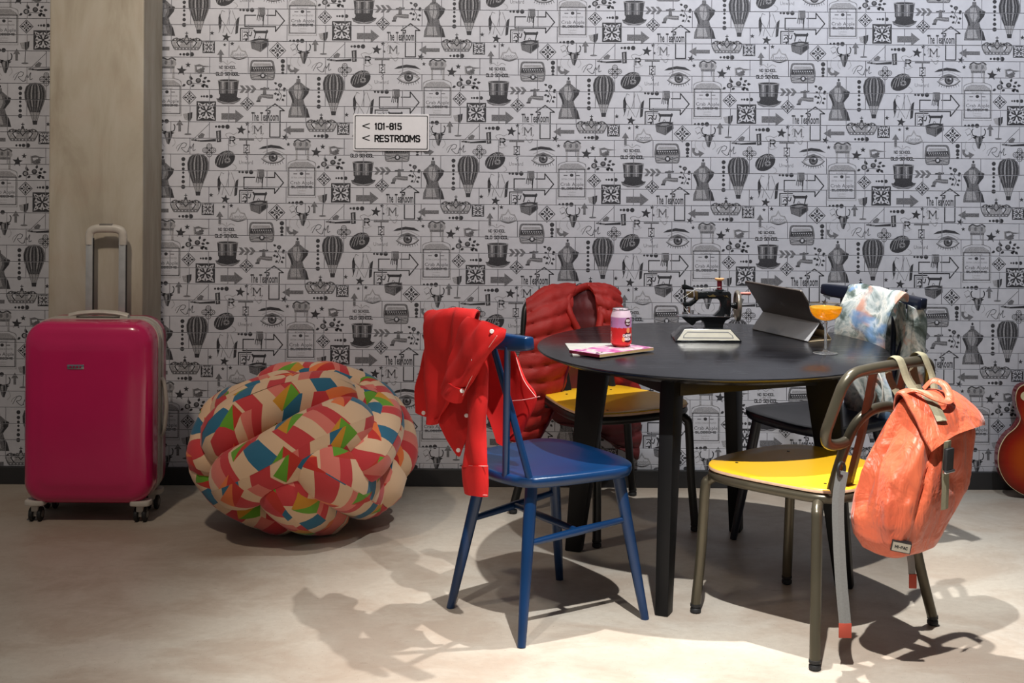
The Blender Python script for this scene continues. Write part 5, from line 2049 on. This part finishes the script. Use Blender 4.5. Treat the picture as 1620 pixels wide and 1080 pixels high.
# ------------------------------------------------------------------ red shirt over the blue chair
def build_shirt():
    rail_y = lambda px: -1.40 + (px - 689) / 131.0 * -0.387
    base = frame_of(BLUE_C, BLUE_A)(-0.25, -0.0, 0.0)
    t = thing('red_shirt', 'bright red cotton shirt slung over the back of the navy chair', 'shirt', base[:])
    O = base
    o_ = lambda x, y, off=0.0: atd(x, y, rail_y(x) + off)
    # left back half of the body falling outside the rail
    rows = [
        [o_(756, 520, 0.08), o_(728, 506, 0.09), o_(702, 498, 0.09), o_(676, 502, 0.09)],
        [o_(756, 498, 0.0), o_(730, 488, 0.01), o_(703, 488, 0.01), o_(674, 501, 0.02)],
        [o_(750, 508, -0.075), o_(722, 499, -0.08), o_(695, 502, -0.075), o_(669, 516, -0.06)],
        [o_(744, 540, -0.085), o_(716, 540, -0.085), o_(690, 543, -0.07), o_(665, 552, -0.05)],
        [o_(732, 580, -0.075), o_(708, 582, -0.070), o_(684, 585, -0.05), o_(662, 590, -0.03)],
        [o_(716, 630, -0.06), o_(699, 632, -0.06), o_(680, 628, -0.035), o_(661, 622, 0.01)],
        [o_(692, 664, -0.05), o_(686, 672, -0.05), o_(676, 668, -0.035), o_(661, 652, 0.01)],
    ]
    fold = lambda s, q: (0.022 * (abs(sin(s * 5.0 + q * 1.8 + 0.4)) ** 0.7 - 0.6) + 0.006 * sin(s * 15 + q * 6)) * min(1, q * 2)
    sheet('back_panel', rows, M['red_cotton'], t, 0.005, 8, 7, fold, 0.006, 16, O)
    # dark inner body panel hanging lower, ending in a corner
    rows = [
        [o_(702, 588, -0.02), o_(722, 584, -0.02), o_(745, 580, -0.02), o_(760, 585, -0.02)],
        [o_(690, 640, -0.025), o_(712, 645, -0.02), o_(736, 640, -0.02), o_(757, 635, -0.02)],
        [o_(697, 672, -0.03), o_(714, 684, -0.02), o_(731, 680, -0.02), o_(748, 672, -0.02)],
        [o_(718, 714, -0.03), o_(725, 722, -0.025), o_(730, 712, -0.02), o_(736, 700, -0.02)],
    ]
    sheet('front_panel', rows, M['red_cotton'], t, 0.004, 7, 7, None, 0.006, 14, O, 3.0)
    # folded sleeve with cuff lying over the outside
    rows = [
        [o_(738, 500, -0.075), o_(762, 508, -0.075), o_(785, 516, -0.06), o_(801, 521, -0.045)],
        [o_(728, 520, -0.10), o_(752, 527, -0.105), o_(776, 535, -0.095), o_(794, 537, -0.07)],
        [o_(716, 560, -0.115), o_(738, 563, -0.12), o_(760, 566, -0.11), o_(772, 564, -0.09)],
        [o_(707, 590, -0.115), o_(722, 597, -0.12), o_(738, 603, -0.11), o_(748, 604, -0.09)],
        [o_(701, 612, -0.11), o_(710, 618, -0.115), o_(721, 624, -0.11), o_(732, 628, -0.09)],
    ]
    sheet('sleeve', rows, M['red_cotton'], t, 0.006, 7, 7, lambda s, q: 0.014 * sin(pi * s) + 0.009 * (abs(sin(8 * s + 4 * q)) - 0.5), 0.005, 18, O, 7.0)
    rows = [
        [o_(705, 600, -0.128), o_(716, 606, -0.134), o_(728, 612, -0.126), o_(739, 615, -0.105)],
        [o_(700, 622, -0.124), o_(709, 630, -0.132), o_(720, 635, -0.126), o_(731, 636, -0.105)],
    ]
    sheet('cuff', rows, M['red_cotton'], t, 0.008, 6, 4, lambda s, q: 0.010 * sin(pi * s), 0.002, 18, O, 2.0)
    # long sleeve hanging straight down with its cuff
    rows = [
        [o_(750, 520, -0.02), o_(758, 522, -0.03), o_(768, 525, -0.03), o_(778, 530, -0.01)],
        [o_(744, 560, -0.03), o_(752, 562, -0.045), o_(762, 564, -0.045), o_(770, 565, -0.02)],
        [o_(744, 620, -0.035), o_(752, 620, -0.05), o_(761, 620, -0.05), o_(768, 620, -0.02)],
        [o_(736, 690, -0.035), o_(746, 690, -0.05), o_(759, 690, -0.05), o_(770, 690, -0.02)],
        [o_(734, 738, -0.035), o_(746, 738, -0.05), o_(760, 738, -0.05), o_(771, 738, -0.02)],
    ]
    sheet('sleeve', rows, M['red_cotton'], t, 0.010, 6, 6, lambda s, q: 0.008 * sin(pi * s) + 0.004 * sin(6 * s + 6 * q), 0.005, 20, O, 11.0)
    rows = [
        [o_(733, 736, -0.040), o_(746, 736, -0.056), o_(760, 736, -0.056), o_(772, 736, -0.022)],
        [o_(735, 760, -0.040), o_(747, 761, -0.056), o_(761, 762, -0.056), o_(772, 763, -0.022)],
        [o_(738, 779, -0.038), o_(748, 782, -0.052), o_(761, 783, -0.052), o_(772, 784, -0.022)],
    ]
    sheet('cuff', rows, M['red_cotton'], t, 0.012, 6, 4, lambda s, q: 0.008 * sin(pi * s), 0.002, 20, O, 5.0)
    # the half that falls on the seat side, behind the spindles
    in_y = lambda px: -1.36 - (px - 760) / 100.0 * 0.20
    i_ = lambda x, y, off=0.0: atd(x, y, in_y(x) + off)
    rows = [
        [i_(752, 522, -0.12), i_(770, 527, -0.12), i_(788, 533, -0.12), i_(806, 538, -0.10)],
        [i_(760, 552, -0.03), i_(780, 555, -0.02), i_(800, 556, 0.0), i_(818, 558, 0.0)],
        [i_(762, 590, -0.01), i_(786, 592, 0.01), i_(812, 594, 0.02), i_(834, 600, 0.02)],
        [i_(766, 635, 0.0), i_(792, 640, 0.02), i_(818, 640, 0.03), i_(848, 629, 0.03)],
        [i_(778, 672, 0.0), i_(796, 682, 0.02), i_(814, 682, 0.03), i_(832, 668, 0.03)],
        [i_(786, 700, 0.0), i_(794, 706, 0.01), i_(803, 704, 0.02), i_(812, 694, 0.02)],
    ]
    sheet('front_panel', rows, M['red_cotton'], t, 0.005, 8, 7, lambda s, q: 0.010 * sin(8 * s + 2 * q), 0.007, 14, O, 9.0)
    # placket stitching and buttons
    seams = ([(786, 531, -0.112), (765, 562, -0.118), (745, 598, -0.124), (731, 628, -0.118)], [(688, 556, -0.055), (680, 590, -0.06), (676, 620, -0.06)],
             [(815, 560, None), (828, 600, None), (848, 628, None)], [(806, 634, None), (830, 632, None), (854, 627, None)], [(735, 736, -0.068), (752, 737, -0.075), (771, 737, -0.052)], [(740, 780, -0.066), (752, 782, -0.072), (771, 783, -0.050)])
    for sm in seams:
        pts = [(i_(x, y, -0.005) if d is None else o_(x, y, d)) - O for x, y, d in sm]
        mb = MB()
        mb.tube(crom(pts, 5), 0.0011, 6)
        mb.build('stitching', M['white_thread'], t)
    for x, y, d in ((778, 524, -0.100), (749, 570, -0.138), (738, 657, -0.055), (725, 712, -0.055), (670, 653, -0.045), (731, 618, -0.130)):
        p = o_(x, y, d) - O
        mb = MB()
        mb.lathe([(0.0, -0.0015), (0.0055, -0.0015), (0.0065, 0.0), (0.0055, 0.0015), (0.0, 0.0015)], 14, p, 'Y')
        mb.build('button', M['pearl'], t)


# ------------------------------------------------------------------ quilted jacket on the rear chair
def build_puffer():
    base = frame_of(REAR_C, REAR_A)(-0.27, 0, 0)
    t = thing('quilted_jacket', 'red quilted puffer jacket hung open over the rear tube chair', 'jacket', base[:])
    O = base
    ry = lambda px: -0.352 + (px - 832) / 148.0 * 0.19
    o_ = lambda x, y, off=0.0: atd(x, y, ry(x) + off)
    quilt = lambda n, a, ph=0.0, sl=0.0: (lambda s, q: a * (abs(sin(pi * (q * n + ph + sl * s))) ** 0.45 - 0.6) + 0.0035 * noise.noise(Vector((s * 9, q * n * 2, ph))))
    # left half: shoulder and front panel swinging outwards
    rows = [
        [o_(840, 475, 0.06), o_(862, 464, 0.06), o_(885, 458, 0.06), o_(912, 456, 0.06)],
        [o_(833, 478, 0.0), o_(860, 462, 0.0), o_(888, 456, 0.0), o_(910, 455, 0.0)],
        [o_(833, 505, -0.06), o_(858, 498, -0.08), o_(884, 494, -0.08), o_(902, 490, -0.05)],
        [o_(828, 540, -0.07), o_(856, 540, -0.10), o_(888, 535, -0.10), o_(914, 525, -0.05)],
        [o_(814, 580, -0.07), o_(844, 582, -0.11), o_(874, 580, -0.11), o_(901, 574, -0.07)],
        [o_(803, 620, -0.07), o_(830, 626, -0.11), o_(858, 628, -0.11), o_(886, 622, -0.07)],
        [o_(797, 660, -0.07), o_(822, 668, -0.10), o_(846, 670, -0.10), o_(868, 664, -0.07)],
        [o_(796, 694, -0.07), o_(815, 699, -0.09), o_(834, 700, -0.09), o_(850, 697, -0.07)],
    ]
    sheet('front_panel', rows, M['puffer'], t, 0.014, 8, 14, quilt(12, 0.013, 0.0, 0.5), 0.003, 20, O)
    mb = MB()
    zp = [o_(x, y, d) - O for x, y, d in ((910, 530, -0.07), (901, 574, -0.085), (887, 622, -0.085), (869, 664, -0.085), (851, 698, -0.085))]
    mb.tube(crom(zp, 6), 0.0085, 8, flat=0.6)
    mb.build('zip_edge', M['zip'], t)
    # right half
    rows = [
        [o_(928, 456, 0.06), o_(945, 454, 0.06), o_(962, 458, 0.06), o_(976, 466, 0.06)],
        [o_(930, 453, 0.0), o_(946, 452, 0.0), o_(964, 456, 0.0), o_(980, 466, 0.0)],
        [o_(946, 480, -0.04), o_(956, 482, -0.06), o_(970, 484, -0.06), o_(983, 488, -0.02)],
        [o_(946, 520, -0.05), o_(962, 522, -0.07), o_(978, 523, -0.07), o_(990, 524, -0.02)],
        [o_(952, 570, -0.05), o_(972, 572, -0.07), o_(992, 575, -0.07), o_(1004, 580, -0.02)],
        [o_(960, 612, -0.02), o_(978, 614, -0.03), o_(996, 617, -0.02), o_(1012, 622, 0.0)],
    ]
    sheet('front_panel', rows, M['puffer'], t, 0.014, 8, 14, quilt(9, 0.013, 0.2, -0.4), 0.004, 20, O, 4.0)
    # back of the jacket falling behind the chair, lining seen inside the neck
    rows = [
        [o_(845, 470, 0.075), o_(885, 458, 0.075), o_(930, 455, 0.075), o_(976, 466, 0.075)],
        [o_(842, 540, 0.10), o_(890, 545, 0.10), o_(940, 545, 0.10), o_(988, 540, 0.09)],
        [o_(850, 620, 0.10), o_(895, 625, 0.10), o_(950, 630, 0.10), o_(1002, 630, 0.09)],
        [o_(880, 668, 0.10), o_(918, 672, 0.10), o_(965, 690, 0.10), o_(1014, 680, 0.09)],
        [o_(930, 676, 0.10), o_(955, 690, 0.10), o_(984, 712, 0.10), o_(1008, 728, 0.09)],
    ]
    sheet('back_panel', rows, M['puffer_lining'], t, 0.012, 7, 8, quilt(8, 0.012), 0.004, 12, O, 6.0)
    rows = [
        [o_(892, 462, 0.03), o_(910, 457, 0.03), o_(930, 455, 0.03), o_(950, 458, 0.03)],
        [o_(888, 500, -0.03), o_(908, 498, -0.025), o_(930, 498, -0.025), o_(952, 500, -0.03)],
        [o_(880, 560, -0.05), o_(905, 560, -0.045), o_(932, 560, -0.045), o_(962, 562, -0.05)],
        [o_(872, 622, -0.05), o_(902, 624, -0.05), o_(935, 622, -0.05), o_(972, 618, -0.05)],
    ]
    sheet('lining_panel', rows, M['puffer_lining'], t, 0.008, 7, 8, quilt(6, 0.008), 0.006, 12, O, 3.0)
    # stand-up collar folded open around the neck
    mb = MB()
    col = [o_(x, y, d) - O for x, y, d in ((914, 520, -0.085), (902, 496, -0.07), (899, 474, -0.035), (910, 460, 0.0), (928, 453, 0.02), (942, 456, 0.0), (947, 474, -0.03), (950, 500, -0.06), (947, 520, -0.075))]
    mb.tube(crom(col, 6), 0.016, 10, flat=0.8)
    mb.build('collar', M['puffer'], t)


# ------------------------------------------------------------------ floral jacket on the black chair
def build_floral():
    base = frame_of(BLACK_C, BLACK_A)(-0.26, 0, 0)
    t = thing('floral_jacket', 'pale floral patterned jacket draped over the blue-black chair', 'jacket', base[:])
    O = base
    ry = lambda px: -0.54 + (px - 1292) / 158.0 * -0.40
    o_ = lambda x, y, off=0.0: atd(x, y, ry(x) + off)
    rows = [
        [o_(1345, 462, 0.05), o_(1374, 464, 0.05), o_(1405, 470, 0.05), o_(1436, 478, 0.05)],
        [o_(1343, 452, 0.0), o_(1372, 452, -0.01), o_(1404, 458, -0.01), o_(1432, 468, 0.0)],
        [o_(1338, 475, -0.05), o_(1366, 482, -0.06), o_(1394, 490, -0.06), o_(1415, 492, -0.05)],
        [o_(1326, 515, -0.06), o_(1352, 524, -0.075), o_(1378, 530, -0.075), o_(1402, 535, -0.06)],
        [o_(1330, 560, -0.05), o_(1354, 568, -0.06), o_(1380, 575, -0.06), o_(1404, 580, -0.05)],
        [o_(1340, 620, -0.03), o_(1364, 625, -0.05), o_(1390, 630, -0.05), o_(1414, 635, -0.04)],
        [o_(1344, 676, 0.0), o_(1368, 680, -0.02), o_(1394, 685, -0.02), o_(1420, 690, -0.02)],
    ]
    sheet('front_panel', rows, M['floral'], t, 0.006, 8, 8, lambda s, q: 0.014 * sin(7 * s + 3 * q) * min(1, q * 3), 0.008, 14, O)
    rows = [
        [o_(1436, 482, 0.06), o_(1444, 484, 0.08), o_(1452, 486, 0.10), o_(1456, 490, 0.13)],
        [o_(1430, 530, 0.06), o_(1442, 530, 0.10), o_(1454, 530, 0.12), o_(1462, 528, 0.16)],
        [o_(1424, 580, 0.06), o_(1438, 582, 0.10), o_(1452, 582, 0.12), o_(1464, 576, 0.16)],
        [o_(1420, 640, 0.06), o_(1434, 642, 0.10), o_(1448, 640, 0.12), o_(1458, 628, 0.16)],
        [o_(1418, 690, 0.06), o_(1428, 692, 0.10), o_(1438, 690, 0.12), o_(1446, 680, 0.16)],
    ]
    sheet('sleeve', rows, M['floral'], t, 0.012, 7, 7, lambda s, q: 0.014 * sin(pi * s) + 0.005 * sin(9 * q), 0.006, 16, O, 8.0)
    rows = [
        [o_(1350, 462, 0.06), o_(1380, 466, 0.06), o_(1410, 472, 0.06), o_(1436, 480, 0.06)],
        [o_(1352, 540, 0.10), o_(1382, 545, 0.10), o_(1412, 550, 0.10), o_(1440, 552, 0.10)],
        [o_(1356, 640, 0.10), o_(1384, 645, 0.10), o_(1412, 650, 0.10), o_(1438, 655, 0.10)],
    ]
    sheet('back_panel', rows, M['floral'], t, 0.006, 8, 8, lambda s, q: 0.010 * sin(8 * s), 0.006, 14, O, 2.0)
    for pth in ([(1366, 585), (1374, 600), (1384, 625), (1372, 655)], [(1372, 588), (1385, 586), (1394, 600), (1396, 630), (1388, 660)]):
        mb = MB()
        mb.tube(crom([o_(x, y, -0.085) - O for x, y in pth], 6), 0.0028, 8)
        mb.build('drawstring', M['cord'], t)


# ------------------------------------------------------------------ backpack
def build_backpack():
    Fr = frame_of(YEL_C, YEL_A)
    base = Fr(-0.40, -0.04, 0.0)
    t = thing('coral_backpack', 'coral nylon flap-top backpack hanging from the bronze tube chair', 'backpack', base[:], YEL_A)
    # local frame: x = chair facing (so -x points away from the chair), y = the sitter's left
    secs = [  # z, centre x, centre y, half depth, half width
        (0.312, 0.030, 0.100, 0.012, 0.030), (0.316, 0.030, 0.100, 0.050, 0.080), (0.330, 0.030, 0.098, 0.074, 0.108), (0.365, 0.030, 0.093, 0.092, 0.132), (0.415, 0.028, 0.082, 0.104, 0.148),
        (0.475, 0.024, 0.064, 0.110, 0.154), (0.535, 0.018, 0.042, 0.108, 0.150), (0.590, 0.010, 0.020, 0.100, 0.140), (0.640, 0.003, 0.004, 0.090, 0.130), (0.680, 0.002, -0.006, 0.074, 0.124), (0.708, 0.006, -0.012, 0.052, 0.122), (0.726, 0.012, -0.014, 0.028, 0.120), (0.733, 0.016, -0.014, 0.010, 0.112)]
    n = 96
    sm = []
    for i in range(len(secs) - 1):
        for k in range(6):
            f = k / 6
            a, b = secs[i], secs[i + 1]
            sm.append(tuple(p + (q - p) * f for p, q in zip(a, b)))
    sm.append(secs[-1])
    vs, fs = [], []
    for z, cx, cy, hd, hw in sm:
        for k in range(n):
            a = 2 * pi * k / n
            c, s = cos(a), sin(a)
            e = 0.62
            x = cx + hd * math.copysign(abs(c) ** e, c)
            y = cy + hw * math.copysign(abs(s) ** e, s)
            env = max(0.0, min(1.0, (z - 0.33) * 7)) * max(0.15, min(1.0, (0.74 - z) * 9))
            wob = 2.2 * noise.noise(Vector((cos(a) * 1.5, sin(a) * 1.5, z * 4.0)))
            g = 1.0 + env * (0.20 * (abs(sin(a * 3.5 + wob + 0.6)) ** 0.7 - 0.6) + 0.06 * (abs(sin(a * 8.0 + 2 * wob + z * 9)) - 0.6))
            g += 0.07 * noise.noise(Vector((x * 9, y * 9, z * 8)))
            vs.append((cx + (x - cx) * g, cy + (y - cy) * g, z + 0.006 * noise.noise(Vector((x * 12, y * 12, z * 5)))))
    N = len(sm)
    fs.append(tuple(reversed(range(n))))
    for i in range(N - 1):
        fs += [(i * n + k, i * n + (k + 1) % n, (i + 1) * n + (k + 1) % n, (i + 1) * n + k) for k in range(n)]
    fs.append(tuple((N - 1) * n + k for k in range(n)))
    mb = MB()
    mb.add(vs, fs)
    mb.build('bag_body', M['coral'], t, ang=70)
    # flap: starts at the chair side, goes over the top and down the front
    V = Vector
    rows = [
        [V((0.050, 0.100, 0.700)), V((0.052, 0.04, 0.712)), V((0.052, -0.05, 0.706)), V((0.048, -0.130, 0.690))],
        [V((0.018, 0.118, 0.744)), V((0.018, 0.04, 0.752)), V((0.018, -0.05, 0.746)), V((0.014, -0.146, 0.722))],
        [V((-0.034, 0.132, 0.710)), V((-0.036, 0.05, 0.738)), V((-0.036, -0.05, 0.730)), V((-0.030, -0.154, 0.692))],
        [V((-0.078, 0.142, 0.660)), V((-0.080, 0.05, 0.702)), V((-0.080, -0.05, 0.696)), V((-0.066, -0.150, 0.668))],
        [V((-0.106, 0.136, 0.620)), V((-0.110, 0.05, 0.648)), V((-0.108, -0.04, 0.654)), V((-0.084, -0.136, 0.648))],
    ]
    R3 = Matrix.Rotation(YEL_A, 4, 'Z')
    sheet('flap', rows, M['coral'], t, 0.005, 8, 8, lambda s, q: 0.007 * sin(6 * s + 4 * q), 0.006, 16)
    # buckle strap on the front
    by = 0.085
    stv = [V((-0.114, by, 0.640)), V((-0.112, by, 0.60)), V((-0.108, by, 0.56)), V((-0.108, by, 0.51)), V((-0.106, by, 0.455))]
    mb = MB()
    mb.tube(crom(stv, 6), 0.017, 4, up=(1, 0, 0), flat=0.16)
    bs = mb.build('buckle_strap', M['strap_khaki'], t, smooth=False)
    mb = MB()
    mb.box((-0.117, by, 0.592), (0.014, 0.034, 0.060), rot=Matrix.Rotation(RAD(-3), 3, 'Y'))
    mb.build('buckle', M['rubber'], bs, bevel=0.004)
    mb = MB()
    mb.box((-0.118, by, 0.560), (0.012, 0.042, 0.009))
    mb.build('buckle_bar', M['chrome'], bs, bevel=0.002)
    # khaki band under the handle
    mb = MB()
    mb.tube(crom([V((0.030, 0.045, 0.752)), V((-0.020, 0.055, 0.750)), V((-0.060, 0.065, 0.722)), V((-0.090, 0.075, 0.688))], 6), 0.017, 4, up=(0.3, 0, 1), flat=0.2)
    mb.build('top_band', M['strap_khaki'], t, smooth=False)
    # haul loop
    mb = MB()
    mb.tube(crom([V((0.010, 0.098, 0.748)), V((-0.022, 0.094, 0.760)), V((-0.060, 0.070, 0.742)), V((-0.076, 0.036, 0.732)), V((-0.066, 0.004, 0.742)), V((-0.036, -0.014, 0.768)), V((0.000, -0.014, 0.774)), V((0.020, 0.000, 0.750))], 6), 0.012, 8, up=(0, 0, 1), flat=0.35)
    mb.build('haul_loop', M['coral'], t)
    # shoulder straps hooked over the top bar of the chair (bar at x ~ 0.122, z ~ 0.808)
    for y in (0.015, -0.100):
        mb = MB()
        pts = [V((0.022, y * 0.6, 0.720)), V((0.060, y, 0.765)), V((0.080, y, 0.808)), V((0.092, y, 0.826)), V((0.112, y, 0.829)), V((0.126, y, 0.808)),
               V((0.120, y, 0.760)), V((0.070, y * 0.7, 0.690))]
        mb.tube(crom(pts, 6), 0.017, 4, up=(1, 0, -0.5), flat=0.16)
        mb.build('shoulder_strap', M['strap_khaki'], t, smooth=False)
    # loose strap ends with coral tabs
    for y0, x0, pth, tab in ((0.0, 0, [(1333, 745), (1326, 790), (1327, 850), (1331, 920), (1337, 986)], (1337, 997)), (0, 0, [(1437, 862), (1441, 885), (1443, 908)], (1444, 919))):
        inv = (Matrix.Translation(base) @ R3).inverted()
        dY = -1.875 if pth[0][0] < 1400 else -1.80
        P3 = [inv @ atd(x, y, dY) for x, y in pth]
        mb = MB()
        wd = 0.0165 if pth[0][0] < 1400 else 0.010
        vax = (R3.inverted() @ Vector((0, 1, 0.0)))
        mb.tube(crom(P3, 6), wd, 4, up=vax, flat=0.12)
        st = mb.build('loose_strap', M['strap_grey'], t, smooth=False)
        q = inv @ atd(tab[0], tab[1], dY)
        mb = MB()
        mb.box(q, (wd * 2.1, 0.005, 0.040), rot=Matrix.Rotation(-YEL_A, 3, 'Z'))
        mb.build('end_tab', M['coral_dark'], st, bevel=0.001)
        if pth[0][0] < 1400:
            r0 = inv @ atd(1331, 742, dY)
            mb = MB()
            ring = [r0 + Vector((0, 0.014 * cos(2 * pi * k / 20), 0.018 * sin(2 * pi * k / 20))) for k in range(20)]
            mb.tube(ring, 0.0045, 8, True)
            mb.build('strap_ring', M['rubber'], st)
    # woven label near the bottom
    rad = V((-0.72, 0.69, 0.0)).normalized()
    tn = V((-rad.y, rad.x, 0))
    upv = (V((0, 0, 1)) + rad * 0.35).normalized()
    nn = tn.cross(upv).normalized()
    if nn.dot(rad) < 0:
        nn = -nn
    c0 = V((0.030, 0.093, 0.362)) + V((-0.082, 0.110, 0.0)) * 0.93 + nn * 0.006
    fr = lambda x, y, d=0.0: c0 + (tn * cos(0.2) - upv * sin(0.2)) * (x * 0.8) + (upv * cos(0.1) + tn * sin(0.1)) * (y * 0.85) + nn * d
    mb = MB()
    mb.add([fr(-0.033, -0.019), fr(0.033, -0.019), fr(0.033, 0.019), fr(-0.033, 0.019), fr(-0.033, -0.019, -0.012), fr(0.033, -0.019, -0.012), fr(0.033, 0.019, -0.012), fr(-0.033, 0.019, -0.012)],
           [(0, 1, 2, 3), (4, 7, 6, 5), (0, 4, 5, 1), (1, 5, 6, 2), (2, 6, 7, 3), (3, 7, 4, 0)])
    lb = mb.build('woven_label', M['black_paint'], t, smooth=False)
    mb = MB()
    mb.add([fr(-0.030, -0.016, 0.0004), fr(0.030, -0.016, 0.0004), fr(0.030, 0.016, 0.0004), fr(-0.030, 0.016, 0.0004)], [(0, 1, 2, 3)])
    mb.build('label_face', M['paper'], lb, smooth=False)
    mb = MB()
    for q in strokes('MI-PAC', -0.022, -0.006, 0.044, 0.012, 0.0026):
        mb.add([fr(p.x, p.y, 0.0008) for p in q], [(0, 1, 2, 3)])
    mb.build('label_lettering', M['black_paint'], lb, smooth=False)


build_can(build_magazines())
build_sewing_machine()
build_tablet()
build_cocktail()
build_guitar()
build_shirt()
build_puffer()
build_floral()
build_backpack()
